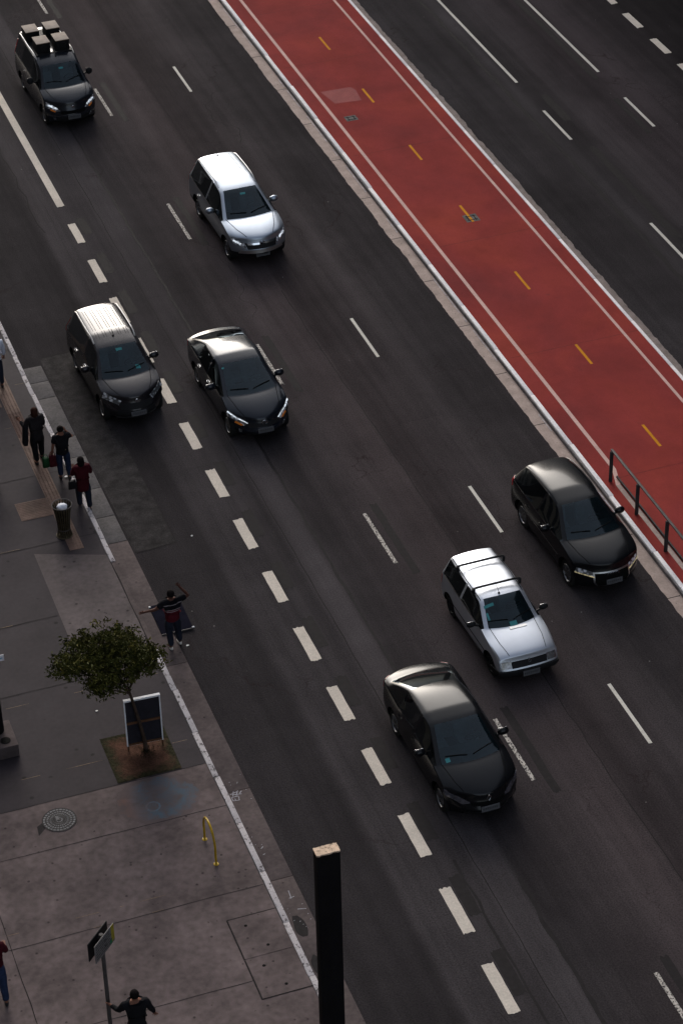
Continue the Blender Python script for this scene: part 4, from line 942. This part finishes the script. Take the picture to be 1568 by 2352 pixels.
# ------------------------------------------------------------------ people
surf('skin_warm', (.20, .095, .065), .6, var=.1, obj=True); surf('skin_dark', (.085, .038, .028), .6, var=.1, obj=True)
surf('hair_black', (.008, .006, .006), .95, var=.3, scale=20, bump=.4); surf('hair_brown', (.032, .013, .009), .9, var=.35, scale=18, bump=.4)
surf('cloth_black', (.010, .010, .012), .9, var=.2, bump=.3); surf('cloth_charcoal', (.019, .017, .018), .9, var=.25, bump=.3); surf('cloth_navy', (.016, .019, .030), .9, var=.25, bump=.3)
surf('denim', (.018, .028, .060), .85, var=.35, scale=8, bump=.3); surf('cloth_wine', (.085, .010, .018), .9, var=.2, bump=.3); surf('cloth_red', (.045, .006, .010), .9, var=.25, bump=.3)
surf('cloth_white', (.52, .55, .62), .85, var=.1, bump=.3); surf('shoe_dark', (.02, .02, .022), .6, var=.2); surf('shoe_white', (.55, .52, .48), .6, var=.15)
surf('bag_green', (.012, .050, .018), .6, var=.3); surf('bag_red', (.060, .008, .013), .6, var=.3); surf('leather_black', (.012, .011, .012), .4, var=.2)
def skinmesh(nodes_, edges, mat, name, parent, sub=2, root=0, extra=None, fat=1.0):
    fat = {'body': 1.12, 'top': 1.30, 'trousers': 1.38}.get(name, 1)
    me = bpy.data.meshes.new(name); me.from_pydata([n[0] for n in nodes_], edges, [])
    o = bpy.data.objects.new(name, me); C.objects.link(o)
    o.modifiers.new('k', 'SKIN'); o.modifiers['k'].use_smooth_shade = True
    sv = me.skin_vertices[0].data
    for i, n in enumerate(nodes_):
        r_ = n[1]; rr_ = (r_, r_) if isinstance(r_, (int, float)) else r_; q_ = 1 if rr_[0] < .012 else fat; sv[i].radius = (rr_[0]*q_, rr_[1]*q_); sv[i].use_root = (i == root)
    s_ = o.modifiers.new('s', 'SUBSURF'); s_.levels = sub; s_.render_levels = sub
    dg = bpy.context.evaluated_depsgraph_get(); new = bpy.data.meshes.new_from_object(o.evaluated_get(dg)); bpy.data.objects.remove(o)
    if extra:
        b = bmesh.new(); b.from_mesh(new)
        for c, r_, sc in extra:
            M = Matrix.Translation(c) @ Matrix.Diagonal((r_*sc[0], r_*sc[1], r_*sc[2], 1)); g = bmesh.ops.create_icosphere(b, subdivisions=2, radius=1, matrix=M)
        for f in b.faces: f.smooth = True
        b.to_mesh(new); b.free()
    if name in ('top', 'trousers'):
        for v in new.vertices:
            q_ = v.co; n_ = v.normal; v.co = q_ + n_*(mnoise.noise(Vector((q_.x*14, q_.y*14, q_.z*9+len(new.vertices)*.01)))*.011)
    new.materials.clear(); new.materials.append(MATS[mat]); o = bpy.data.objects.new(name, new); C.objects.link(o)
    if parent: o.parent = parent
    return o
def person(label, X, Y, rz, ht=1.68, z0=0.0, group='people on foot', female=False, skin='skin_warm', top='cloth_black', trousers='cloth_black', shoes='shoe_dark', hair='hair_black', hairlen=.10,
           armL=None, armR=None, stepL=(0, 0), stepR=(0, 0), sleeve='long', coat=0, lean=0.0, turn=0):
    """facing +y in its own frame; L is the figure's left (-x)"""
    g = empty('person', (X, Y, z0), rz); tag(g, label, 'person', group); k = ht/1.72; V = lambda x, y, z: Vector((x*k, (y+lean*(z-.9))*k, z*k))
    sh = .175 if female else .205; hp = .105
    armL = armL or ((-.27, .0, 1.14), (-.27, .10, .88)); armR = armR or ((.27, .0, 1.14), (.27, .10, .88))
    N = []; E_ = []
    def add(p, r_, par=None):
        N.append((p, r_ if isinstance(r_, tuple) else r_*k)); i = len(N)-1
        if par is not None: E_.append((par, i))
        return i
    J = {}
    J['pelvis'] = add(V(0, 0, .95), (.125*k, .10*k))
    J['waist'] = add(V(0, 0, 1.10), (.115*k, .085*k), J['pelvis']); J['chest'] = add(V(0, 0, 1.28), (.135*k, .10*k), J['waist']); J['neck0'] = add(V(0, -.005, 1.42), .075, J['chest'])
    J['neck'] = add(V(0, .005, 1.49), .050, J['neck0']); J['head0'] = add(V(0, .02, 1.555), .070, J['neck']); J['head1'] = add(V(0, .015, 1.635), .083, J['head0']); J['head2'] = add(V(0, .005, 1.695), .052, J['head1'])
    for s, nm, arm, st in ((-1, 'L', armL, stepL), (1, 'R', armR, stepR)):
        a = add(V(s*sh, -.01, 1.405), .058, J['neck0']); el = add(V(*arm[0]), .038, a); wr = add(V(*arm[1]), .026, el)
        J['sh'+nm] = a; J['el'+nm] = el; J['wr'+nm] = wr
        d = (Vector(arm[1])-Vector(arm[0])).normalized(); side = d.cross(Vector((0, 1, 0))); side = side.normalized() if side.length > .2 else Vector((1, 0, 0)); cu = d.cross(side).normalized()
        pm = add(V(*(Vector(arm[1])+d*.055)), (.036*k, .020*k), wr)
        base = Vector(arm[1])+d*.085
        for fi, (o_, ln) in enumerate(((-.030, .058), (-.010, .070), (.010, .064), (.029, .050))):
            p1 = add(V(*(base+side*o_+d*.012)), .0105, pm); p2 = add(V(*(base+side*o_*1.15+d*(ln*.55)+cu*.006)), .0088, p1); add(V(*(base+side*o_*1.2+d*ln+cu*.022)), .0065, p2)
        t1 = add(V(*(Vector(arm[1])+d*.035+side*-.040)), .0115, pm); add(V(*(Vector(arm[1])+d*.075+side*-.062+cu*.012)), .0085, t1)
        h = add(V(s*hp, 0, .88), .083, J['pelvis']); kn = add(V(s*(hp+st[0]*.5), st[1]*.55+.02, .49), .052, h); an = add(V(s*(hp+st[0]), st[1]-.02, .09), .034, kn)
        to = add(V(s*(hp+st[0]+.02), st[1]+.14, .035), (.034*k, .022*k), an); J['hp'+nm] = h; J['kn'+nm] = kn; J['an'+nm] = an; J['to'+nm] = to
    hc = V(0, .02, 1.60)
    skinmesh(N, E_, skin, 'body', g, 2, 0, extra=[(hc+Vector((0, .092, -.005))*k, .016*k, (.8, 1.2, 1.4)), (hc+Vector((.080, .0, 0))*k, .026*k, (.45, .8, 1.2)), (hc+Vector((-.080, .0, 0))*k, .026*k, (.45, .8, 1.2)), (hc+Vector((0, .078, -.05))*k, .022*k, (1.3, .6, .35)), (hc+Vector((.030, .080, .02))*k, .010*k, (1.2, .6, .8)), (hc+Vector((-.030, .080, .02))*k, .010*k, (1.2, .6, .8))])
    # shirt
    P = lambda n: N[J[n]][0]; S_ = []; SE = []
    def sa(p, r_, par=None):
        S_.append((p, r_ if isinstance(r_, tuple) else r_*k)); i = len(S_)-1
        if par is not None: SE.append((par, i))
        return i
    r0 = sa(P('chest'), (.155*k, .118*k)); b1 = sa(P('waist')+Vector((0, 0, .02)), (.135*k if female else .148*k, .108*k), r0); b2 = sa(V(0, 0, .90-coat*.5), (.150*k, .122*k), b1); b2 = sa(V(0, 0, .82-coat*.5), (.148*k, .120*k), b2)
    if coat: sa(V(0, 0, .74-coat), (.155*k, .125*k), b2)
    n0 = sa(P('neck0')+Vector((0, 0, .0)), .092, r0); sa(P('neck0')+Vector((0, .004, .05)), .052, n0)
    for nm, arm in (('L', armL), ('R', armR)):
        a = sa(P('sh'+nm), .070, n0); e_ = P('el'+nm); w_ = P('wr'+nm)
        if sleeve == 'short': sa(P('sh'+nm).lerp(e_, .72), .060, a)
        else: q = sa(e_, .050, a); sa(e_.lerp(w_, .86), .038, q)
    sh_ = skinmesh(S_, SE, top, 'top', g, 2, 0)
    T = []; TE = []
    def ta(p, r_, par=None):
        T.append((p, r_ if isinstance(r_, tuple) else r_*k)); i = len(T)-1
        if par is not None: TE.append((par, i))
        return i
    t0 = ta(V(0, 0, .955), (.138*k, .112*k)); ta(V(0, 0, 1.03), (.128*k, .10*k), t0)
    for nm in 'LR': a = ta(P('hp'+nm), .095, t0); b_ = ta(P('kn'+nm), .066, a); ta(P('an'+nm)+Vector((0, 0, .03)), .052, b_)
    skinmesh(T, TE, trousers, 'trousers', g, 2, 0)
    for nm, s in (('L', -1), ('R', 1)):
        a = P('an'+nm); m = MB().sphere(a+Vector((0, .06*k, -.045*k)), 1, 2, (.046*k, .135*k, .045*k))
        for v in m.b.verts: v.co.z = max(v.co.z, .004)
        m.build('shoe', shoes, g, ang=60)
    # hair
    m = MB().sphere(hc+Vector((0, -.012, .022))*k, 1, 3, (.094*k, .104*k, .098*k)); bb_ = m.b
    for v in list(bb_.verts):
        l = v.co-hc
        if l.y > .035*k and l.z < .05*k: v.co = hc + l*.72
        elif hairlen > .12 and l.z < -.0:
            f = min(1, -l.z/(.07*k)); v.co.z -= f*(hairlen-.08)*k; v.co.y -= f*.035*k; v.co.x *= 1+.25*f
        v.co += Vector([mnoise.noise(v.co*28+Vector((j*9, X, 0)))*.010 for j in range(3)])
    if hairlen < .08: bmesh.ops.delete(bb_, geom=[v for v in bb_.verts if v.co.z < hc.z-.045*k], context='VERTS')
    m.build('hair', hair, g, ang=80)
    g['_k'] = k; del g['_k']
    return g, P, k
# man with raised arms by the kerb
def shirt_mat():
    m = bpy.data.materials.new('striped_shirt'); t, ns, ls = nodes(m); b = ns['Principled BSDF']; p = ns.new('ShaderNodeTexCoord').outputs['Object']; sx = ns.new('ShaderNodeSeparateXYZ'); ls.new(p, sx.inputs[0])
    W_, K_, P_ = (.075, .010, .016), (.008, .008, .010), (.26, .22, .23); q = lambda z: (z-.8)/.8
    c = ramp(t, math_(t, 'DIVIDE', math_(t, 'SUBTRACT', sx.outputs[2], .8), .8), [(0, W_), (q(1.165), P_), (q(1.185), W_), (q(1.215), P_), (q(1.235), K_), (q(1.365), P_), (q(1.385), K_)], 'CONSTANT')
    c = mulc(t, c, K_, ramp(t, math_(t, 'ABSOLUTE', sx.outputs[0]), [(.235, 0), (.245, 1)]), 'MIX'); c = mulc(t, c, ramp(t, noise(t, p, 9, 4), [(.3, .75), (.7, 1.2)]))
    ls.new(c, b.inputs['Base Color']); b.inputs['Roughness'].default_value = .9; b.inputs['Specular IOR Level'].default_value = .05; ls.new(bumpn(t, noise(t, p, 25, 3), .4), b.inputs['Normal']); MATS['striped_shirt'] = m
shirt_mat()
g, P, k = person('man in a dark red striped shirt waving both arms on the gutter', 11.56, 46.82, 0.10, 1.72, skin='skin_dark', top='striped_shirt', trousers='cloth_navy', shoes='shoe_white', hair='hair_black', hairlen=.06, sleeve='short',
    armL=((-.42, .0, 1.28), (-.68, .02, 1.29)), armR=((.45, .0, 1.42), (.27, .08, 1.68)), stepL=(.0, -.05), stepR=(.06, .06))
# dark panel lying at the road edge in front of him
surf('panel_navy', (.010, .010, .016), .95, var=.2, spec=0)
pn = empty('folding_panel', (11.80, 47.93, .012), -.01); tag(pn, 'dark navy rectangular panel lying flat on the road edge in front of the waving man', 'panel')
MB().box((0, 0, .02), (.79, 1.2, .035), bev=.006).build('board', 'panel_navy', pn); m = MB().box((0, -.605, .022), (.80, .018, .04)); m.build('edge_trim', 'rail_grey', pn)
m = MB().box((-.39, .55, .045), (.05, .05, .03), bev=.006); m.build('corner_clip', 'scrap_white', pn); m = MB().box((.40, -.585, .045), (.06, .04, .03), bev=.006); m.build('corner_clip', 'scrap_white', pn)
# three women walking away along the kerb
g, P, k = person('woman with brown hair in a dark jacket holding a small cup', 10.42, 55.62, .12, 1.72, z0=.125, female=True, top='cloth_charcoal', trousers='cloth_black', hair='hair_brown', hairlen=.24, armL=((-.30, .05, 1.18), (-.36, .24, 1.30)), armR=((.22, .02, 1.14), (.14, .22, 1.12)), stepL=(0, -.10), stepR=(.02, .12), coat=.05)
m = MB().box((-.30, .04, .93), (.13, .20, .62), rot=(.0, .1, 0), bev=.05); m.build('hanging_coat', 'cloth_black', g)
ax, ay = 10.42, 55.62
def held(g, name, loc): o = empty(name, (0, 0, 0)); M = Matrix.Translation(g.location) @ Matrix.Rotation(g.rotation_euler.z, 4, 'Z'); o.location = M @ Vector(loc); o.rotation_euler = g.rotation_euler; return o
surf('cup_paper', (.45, .25, .16), .7, var=.1)
t_ = held(g, 'paper_cup', (-.375, .345, 1.305)); tag(t_, 'small tan cup held up by the woman in the dark jacket', 'cup'); MB().lathe([(.028, -.05), (.038, .05)], n=14).build('cup', 'cup_paper', t_); MB().lathe([(.040, .05), (.040, .060), (.03, .066)], n=14).build('lid', 'leather_black', t_)
g, P, k = person('woman in a black top and blue jeans with a hand at her ear', 10.86, 54.60, .0, 1.66, z0=.125, female=True, top='cloth_black', trousers='denim', hair='hair_black', hairlen=.06, sleeve='short', armL=((-.25, -.02, 1.14), (-.27, .06, .90)), armR=((.33, .08, 1.26), (.13, .10, 1.52)), stepL=(0, .02), stepR=(.02, -.05), shoes='shoe_dark')
MB().sphere((0, -.05, 1.645), .045, 2).build('hair_bun', 'hair_black', g)
MB().lathe([(.128, 0), (.130, .015), (.128, .03)], (0, 0, .965), n=24, cap=False).build('belt', 'leather_black', g); MB().box((.05, -.123, .985), (.05, .012, .03), bev=.003).build('belt_clasp', 'brass_strip', g)
def bag(g, nm, loc, size, mat, lab, cat='bag'):
    b_ = held(g, nm, loc); tag(b_, lab, cat); m = MB().box((0, 0, 0), size, bev=min(size)*.3, taper=.82)
    for v in m.b.verts: v.co += Vector([mnoise.noise(v.co*9+Vector((j*7, size[0]*50, 0)))*.02 for j in range(3)])
    m.build('pouch', mat, b_); m = MB()
    for s in (-.03, .03): m.tube([(-size[0]*.3, s, size[2]*.42), (-size[0]*.2, s*.6, size[2]*.42+.12), (size[0]*.2, s*.6, size[2]*.42+.12), (size[0]*.3, s, size[2]*.42)], .008, 5)
    m.build('handle', mat, b_)
bag(g, 'shopping_bag', (-.46, .02, .62), (.20, .16, .28), 'bag_green', 'green shopping bag, the outer one carried by the woman in jeans'); bag(g, 'shopping_bag', (-.27, .05, .62), (.22, .18, .36), 'bag_red', 'dark red shopping bag, the inner one carried by the woman in jeans')
g, P, k = person('woman with long dark hair in a wine red jacket with a black handbag', 11.02, 53.16, -.05, 1.68, z0=.0, female=True, top='cloth_red', trousers='cloth_navy', hair='hair_black', hairlen=.36, armL=((-.25, .06, 1.16), (-.20, .22, 1.24)), armR=((.25, .05, 1.16), (.17, .22, 1.18)), stepL=(-.0, .16), stepR=(.02, -.04), coat=.10)
bag(g, 'handbag', (-.27, .0, .88), (.24, .13, .26), 'leather_black', 'black handbag hanging at the side of the woman in the wine red jacket', 'handbag')
# figures at the frame edges
g, P, k = person('person in a white shirt and dark trousers at the left edge of the pavement', 10.25, 59.72, .0, 1.72, z0=.13, top='cloth_white', trousers='cloth_navy', stepL=(0, .1), stepR=(0, -.12))
g, P, k = person('person in a dark red jacket and blue trousers striding at the lower left corner', 4.90, 36.95, -.15, 1.72, z0=.13, female=True, top='cloth_red', trousers='denim', shoes='shoe_dark', hairlen=.3, stepL=(0, .3), stepR=(.03, -.30), armR=((.26, .06, 1.16), (.24, .24, 1.16)), coat=.02)
g, P, k = person('man in a black jumper reaching for the sign pole, seen from behind', 7.18, 34.45, -.08, 1.72, z0=.125, top='cloth_black', trousers='cloth_black', hair='hair_black', hairlen=.07, armL=((-.33, .12, 1.16), (-.445, .40, 1.06)), armR=((.30, -.02, 1.18), (.37, .06, .97)), stepL=(0, .12), stepR=(0, -.12))
g, P, k = person('pedestrian mostly cut off by the left edge, one dark shoe in view', 9.00, 54.95, .2, 1.70, z0=.13, top='cloth_charcoal', trousers='cloth_black')

# ------------------------------------------------------------------ street furniture
# black rectangular pillar with a flaking pale top
surf('pillar_black', (.0065, .006, .0065), .75, var=.2, scale=2, streak=(3, 3, .4), bump=.15); surf('pillar_top', (.60, .45, .33), .8, worn=((.12, .08, .06), .42, 14), var=.25, scale=7, bump=.5)
pl = empty('pillar', (9.31, 28.58, .12)); tag(pl, 'tall black rectangular pillar with a pale flaking top standing by the kerb', 'pillar')
MB().box((0, 0, 4.93), (.40, .19, 9.86), bev=.006).build('shaft', 'pillar_black', pl)
m = MB(); n = 22; rr = random.Random(2); pts = []
for i in range(n): t_ = i/n; pts.append((-.202+.404*t_, -.096+rr.uniform(-.008, .004)))
for i in range(8): pts.append((.202+rr.uniform(-.006, .006), -.096+.192*i/8))
for i in range(n): pts.append((.202-.404*i/n, .096+rr.uniform(-.006, .01)))
for i in range(8): pts.append((-.202, .096-.192*i/8))
m.prism(pts, 9.855, 9.885); m.build('cap', 'pillar_top', pl)
# round dark lamp column on a concrete plinth at the left edge
lp = empty('lamp_column', (6.66, 44.7, .12)); tag(lp, 'round black column on a square concrete plinth at the left edge', 'column')
MB().box((.02, -.12, .17), (.80, .95, .34), bev=.02).build('plinth', 'gutter_low', lp)
MB().tube([(0.04, .08, .34), (0.04, .08, 8.5)], [.20, .12], 20).build('shaft', 'pillar_black', lp)
MB().lathe([(.12, .341), (.12, .35), (.10, .352)], (.17, -.36, 0), n=24).build('anchor_cap', 'void', lp)
surf('sign_blue', (.06, .30, .42), .5, var=.1); surf('sign_white', (.66, .64, .68), .5, var=.08)
m = MB(); m.box((.27, .02, 2.42), (.32, .02, .16)); m.build('sign_plate', 'sign_white', lp); m = MB(); [m.box((.27+a, .008, 2.42+b_), (c_, .008, .02)) for a, b_, c_ in ((-.04, .04, .18), (.02, 0, .2), (-.02, -.04, .12))]; m.build('sign_lettering', 'sign_blue', lp)
# street sign with two blades
surf('blade_black', (.013, .013, .014), .5, var=.1); surf('blade_white', (.16, .15, .145), .6, var=.15); surf('blade_yellow', (.30, .24, .03), .6, var=.15); surf('blade_green', (.02, .16, .07), .6, var=.1); surf('blade_text', (.07, .065, .065), .6, var=.1)
sp = empty('street_sign', (6.76, 35.05, .12)); tag(sp, 'dark pole with two angled information plates, one black and one pale with text rows', 'street sign')
MB().tube([(0, 0, 0), (0, 0, 2.86)], .042, 12).build('pole', 'rail_grey', sp)
for nm, off, mat in (('back_plate', -.075, 'blade_black'), ('front_plate', .075, 'blade_white')):
    u_ = Vector((.707, .707, 0)); n_ = Vector((.707, -.707, 0)); c_ = n_*off + Vector((0, 0, 2.66))
    o = MB().box((0, 0, 0), (.73, .018, .46), bev=.004).build(nm, mat, sp); o.location = c_+(u_*(-.02)); o.rotation_euler = (0, 0, pi/4)
    if nm == 'front_plate':
        m = MB()
        rr = random.Random(3)
        for r_ in range(6):
            m = MB(); x = -.33
            while x < .20:
                w_ = rr.uniform(.02, .09); m.box((x+w_/2, -.0115, .17-r_*.065), (w_, .004, .026)); x += w_+.018
            m.build('text_row', 'blade_text', o)
        MB().box((.30, -.0115, .03), (.11, .004, .40)).build('yellow_band', 'blade_yellow', o); MB().box((.22, -.0135, -.14), (.07, .004, .08)).build('green_mark', 'blade_green', o)
m = MB(); m.box((0, 0, 2.60), (.07, .22, .03), rot=(0, 0, pi/4)); m.box((0, 0, 2.74), (.07, .22, .03), rot=(0, 0, pi/4)); m.build('bracket', 'rail_grey', sp)
# litter bin of slats
surf('bin_slat', (.085, .070, .045), .4, .6, var=.3, scale=10); surf('bag_white', (.62, .64, .70), .6, var=.1)
bn = empty('litter_bin', (10.21, 52.12, .125)); tag(bn, 'flared metal slatted litter bin with a white bag on top beside the tactile paving', 'litter bin')
def br_(z): return .155+.085*max(0, (z-.25)/.7)**1.5 + .05*max(0, (.22-z)/.22)**1.6
m = MB(); n = 20
for i in range(n):
    a = 2*pi*i/n; zs_ = [.02, .12, .22, .35, .5, .7, .93]; pv = None
    for z in zs_:
        r_ = br_(z); hw = .62*pi*r_/n
        t_ = Vector((-sin(a), cos(a), 0)); o_ = Vector((cos(a), sin(a), 0))
        q_ = [m.b.verts.new(o_*(r_+d)+t_*(s*hw)+Vector((0, 0, z))) for d, s in ((.006, -1), (.006, 1), (-.006, 1), (-.006, -1))]
        if pv:
            for j in range(4): m.b.faces.new((pv[j], pv[(j+1) % 4], q_[(j+1) % 4], q_[j]))
        pv = q_
m.build('slats', 'bin_slat', bn, ang=30)
MB().lathe([(.13, .06), (.135, .3), (.19, .84)], n=24).build('liner', 'void', bn)
m = MB(); m.tube([(.256*cos(a), .256*sin(a), .95) for a in [2*pi*i/32 for i in range(33)]], .013, 8, False); m.tube([(br_(.22)*cos(a), br_(.22)*sin(a), .22) for a in [2*pi*i/32 for i in range(33)]], .012, 6, False); m.build('rim', 'rail_grey', bn)
m = MB().lathe([(.21, 0), (.215, .02), (.2, .03)], n=28); m.build('base', 'bin_slat', bn)
wb = empty('rubbish_bag', (10.22, 52.14, .125+.86)); tag(wb, 'white rubbish bag lying in the mouth of the slatted litter bin', 'bag')
m = MB().sphere((0, 0, 0), 1, 3, (.145, .12, .09))
for v in m.b.verts: v.co *= 1+.25*mnoise.noise(v.co*13)
m.build('bag', 'bag_white', wb, ang=60)
# yellow hoop
surf('hoop_yellow', (.40, .25, .012), .4, coat=.4, worn=((.12, .08, .03), .36, 9), var=.2, scale=7)
hp_ = empty('bicycle_hoop', (10.21, 39.5, .124)); tag(hp_, 'yellow arched bicycle parking hoop near the kerb', 'bicycle stand')
pts = [(.0, .42, 0), (0, .42, .46)]+[(0, .42*cos(a), .46+.40*sin(a)) for a in [pi*i/14 for i in range(1, 14)]]+[(0, -.42, .46), (0, -.42, 0)]
MB().tube(pts, .026, 10).build('hoop', 'hoop_yellow', hp_)
for y in (.42, -.42): MB().lathe([(.06, 0), (.06, .008), (.035, .016)], (0, y, 0), n=16).build('base_flange', 'hoop_yellow', hp_)
# framed board by the tree
surf('board_dark', (.022, .021, .027), .7, var=.2); surf('frame_white', (.72, .73, .76), .5, var=.06); surf('batten_brown', (.11, .055, .03), .8, var=.25)
bd = empty('framed_board', (9.85, 43.36, .125), R(-3)); tag(bd, 'upright dark board in a white frame with a brown batten, behind the tree trunk', 'board')
lean_ = empty('x', (0, 0, 0)); bpy.data.objects.remove(lean_)
MB().box((0, 0, .79), (.80, .015, 1.26)).build('panel', 'board_dark', bd)
m = MB(); m.box((-.41, 0, .80), (.028, .05, 1.32)); m.box((.41, 0, .80), (.028, .05, 1.32)); m.box((0, 0, 1.46), (.848, .075, .045)); m.box((0, 0, .15), (.79, .03, .02)); m.build('frame', 'frame_white', bd)
m = MB().box((0, -.022, .80), (.79, .026, .055)); m.box((0, -.022, .18), (.79, .026, .04)); m.build('batten', 'batten_brown', bd)
for s in (-1, 1): MB().box((s*.40, -.01, .07), (.035, .035, .14)).build('leg', 'batten_brown', bd)
# the young tree
surf('bark', (.055, .037, .028), .9, var=.35, scale=9, bump=.8, bscale=30)
lm = bpy.data.materials.new('leaf_green'); t, ns, ls = nodes(lm); b = ns['Principled BSDF']; oi = ns.new('ShaderNodeAttribute'); oi.attribute_name = 'tone'
ls.new(ramp(t, oi.outputs['Fac'], [(0, (.020, .024, .006)), (.5, (.050, .052, .011)), (.85, (.105, .092, .018)), (1, (.19, .14, .03))]), b.inputs['Base Color']); b.inputs['Roughness'].default_value = .75; b.inputs['Specular IOR Level'].default_value = .1; MATS['leaf_green'] = lm
tr = empty('young_tree', (9.84, 43.28, .13)); tag(tr, 'small leafy tree with a thin leaning trunk in a square soil pit', 'tree')
m = MB(); rr = random.Random(11); rt = Vector((0, 0, 0)); f1 = Vector((-.27, .02, 1.75)); m.tube([(0, 0, 0), (-.03, 0, .4), (-.12, .0, .95), (-.20, .0, 1.4), f1], [.055, .042, .038, .034, .032], 9)
cc = Vector((-.62, .45, 2.50)); RX = Vector((1.22, 1.10, .58)); tips = []
def limb(p, q, r0, r1, d):
    mid = p.lerp(q, .5)+Vector([rr.uniform(-.07, .07) for _ in range(3)]); m.tube([p, mid, q], [r0, (r0+r1)/2, r1], 6); tips.append(mid) if d > 1 else None; tips.append(q)
    if d < 3:
        for i in range(3 if d < 2 else 3):
            for _ in range(30):
                q2 = q+Vector((rr.gauss(0, .42), rr.gauss(0, .40), rr.gauss(.06, .25)))/(1+.35*d)
                l = q2-cc
                if (l.x/RX.x)**2+(l.y/RX.y)**2+(l.z/RX.z)**2 < .96: break
            limb(q, q2, r1, r1*.55, d+1)
for i in range(8):
    a = 2*pi*i/8+.3; q = cc+Vector((cos(a)*RX.x*.62, sin(a)*RX.y*.62, rr.uniform(-.25, .2))); limb(f1+Vector((0, 0, rr.uniform(-.05, .1))), q, .020, .011, 1)
limb(f1, cc+Vector((.1, 0, .3)), .02, .01, 1); limb(f1, cc+Vector((-.3, -.5, -.1)), .02, .01, 1)
m.build('trunk', 'bark', tr)
b = bmesh.new(); tone = b.faces.layers.float.new('tone')
def leaf(c, s, tn):
    n = Vector((rr.gauss(0, .6), rr.gauss(0, .6), rr.gauss(.75, .4))).normalized(); u_ = n.orthogonal().normalized(); a = rr.uniform(0, 6.28); u_ = Matrix.Rotation(a, 3, n) @ u_; v_ = n.cross(u_)
    vs = [b.verts.new(c+u_*s*x+v_*s*.42*y+n*s*z) for x, y, z in ((-1, 0, -.1), (-.3, .9, .12), (.5, .7, .1), (1.1, 0, -.2), (.5, -.7, .1), (-.3, -.9, .12))]
    f = b.faces.new(vs[:4]); f[tone] = tn; f2 = b.faces.new((vs[3], vs[4], vs[5], vs[0])); f2[tone] = tn*.9
for p in tips:
    for cl_ in range(4):
        q = p+Vector((rr.gauss(0, .13), rr.gauss(0, .13), rr.gauss(.02, .09))); l = q-cc
        e = (l.x/RX.x)**2+(l.y/RX.y)**2+(l.z/RX.z)**2
        if e > 1.25: continue
        base = rr.random()
        for i in range(11):
            leaf(q+Vector((rr.gauss(0, .055), rr.gauss(0, .055), rr.gauss(0, .04))), rr.uniform(.034, .060), min(1, max(0, .25+.45*base+rr.gauss(0, .14))))
me = bpy.data.meshes.new('crown'); b.to_mesh(me); b.free(); me.materials.append(lm); o = bpy.data.objects.new('crown', me); C.objects.link(o); o.parent = tr
print('leaf faces', len(me.polygons), 'tips', len(tips))
m = MB()
for i in range(160):
    a = rr.uniform(0, 6.28); r_ = abs(rr.gauss(0, .13)); h = rr.uniform(.03, .09); p = Vector((r_*cos(a), r_*sin(a), 0)); d = Vector((rr.gauss(0, .03), rr.gauss(0, .03), h)); w_ = Vector((rr.uniform(-.01, .01), rr.uniform(-.01, .01), 0)); m.b.faces.new([m.b.verts.new(v) for v in (p-w_, p+w_, p+d)])
o = m.build('grass_tuft', 'pit_moss'); o.location = (9.82, 43.2, .13); tag(o, 'tuft of grass round the foot of the young tree', 'grass', kind='stuff')

# ------------------------------------------------------------------ unseen office blocks added on both sides, to shade and reflect in the cars
surf('facade_grey', (.16, .15, .145), .8, var=.15, scale=.3, bump=.1, bscale=3); surf('facade_tan', (.22, .19, .16), .8, var=.15, scale=.3, bump=.1, bscale=3); surf('facade_dark', (.07, .07, .075), .7, var=.15, scale=.3, bump=.1, bscale=3); surf('pane_dark', (.02, .024, .03), .15, var=.2, scale=.4, bump=0, spec=.5)
def block(x0, x1, y0, y1, h, mat, face, label):
    g = empty('unseen_office_block', ((x0+x1)/2, (y0+y1)/2, 0)); tag(g, label, 'building', 'unseen office blocks added along the avenue'); cx, cy = (x0+x1)/2, (y0+y1)/2
    MB().box((0, 0, h/2), (x1-x0, y1-y0, h)).build('wall', mat, g)
    n = int(h/3.4); xf = (x1-cx if face > 0 else x0-cx)
    for i in range(1, n):
        m = MB(); m.box((xf+face*.03, 0, i*3.4+1.2), (.12, y1-y0-1.5, 1.7)); m.build('window_band', 'pane_dark', g)
    MB().box((0, 0, h+.5), (x1-x0-1, y1-y0-1, 1.0)).build('parapet', mat, g)
for a in ((-40, -12, -40, 30, 62, 'facade_grey', 1, 'unseen grey office block with window bands, added on the near side of the avenue'), (-40, -12, 40, 84, 48, 'facade_tan', 1, 'unseen tan office block with window bands, added on the near side of the avenue'), (-40, -12, 90, 150, 56, 'facade_dark', 1, 'unseen dark office block with window bands, added on the near side of the avenue'),
          (54, 84, -30, 20, 50, 'facade_tan', -1, 'unseen tan office block with window bands, added across the avenue'), (53, 84, 24, 76, 58, 'facade_dark', -1, 'unseen dark office block with window bands, added across the avenue'), (54, 84, 80, 140, 44, 'facade_grey', -1, 'unseen grey office block with window bands, added across the avenue'), (53, 84, 146, 230, 52, 'facade_tan', -1, 'second unseen tan office block, added farther along across the avenue')): block(*a)
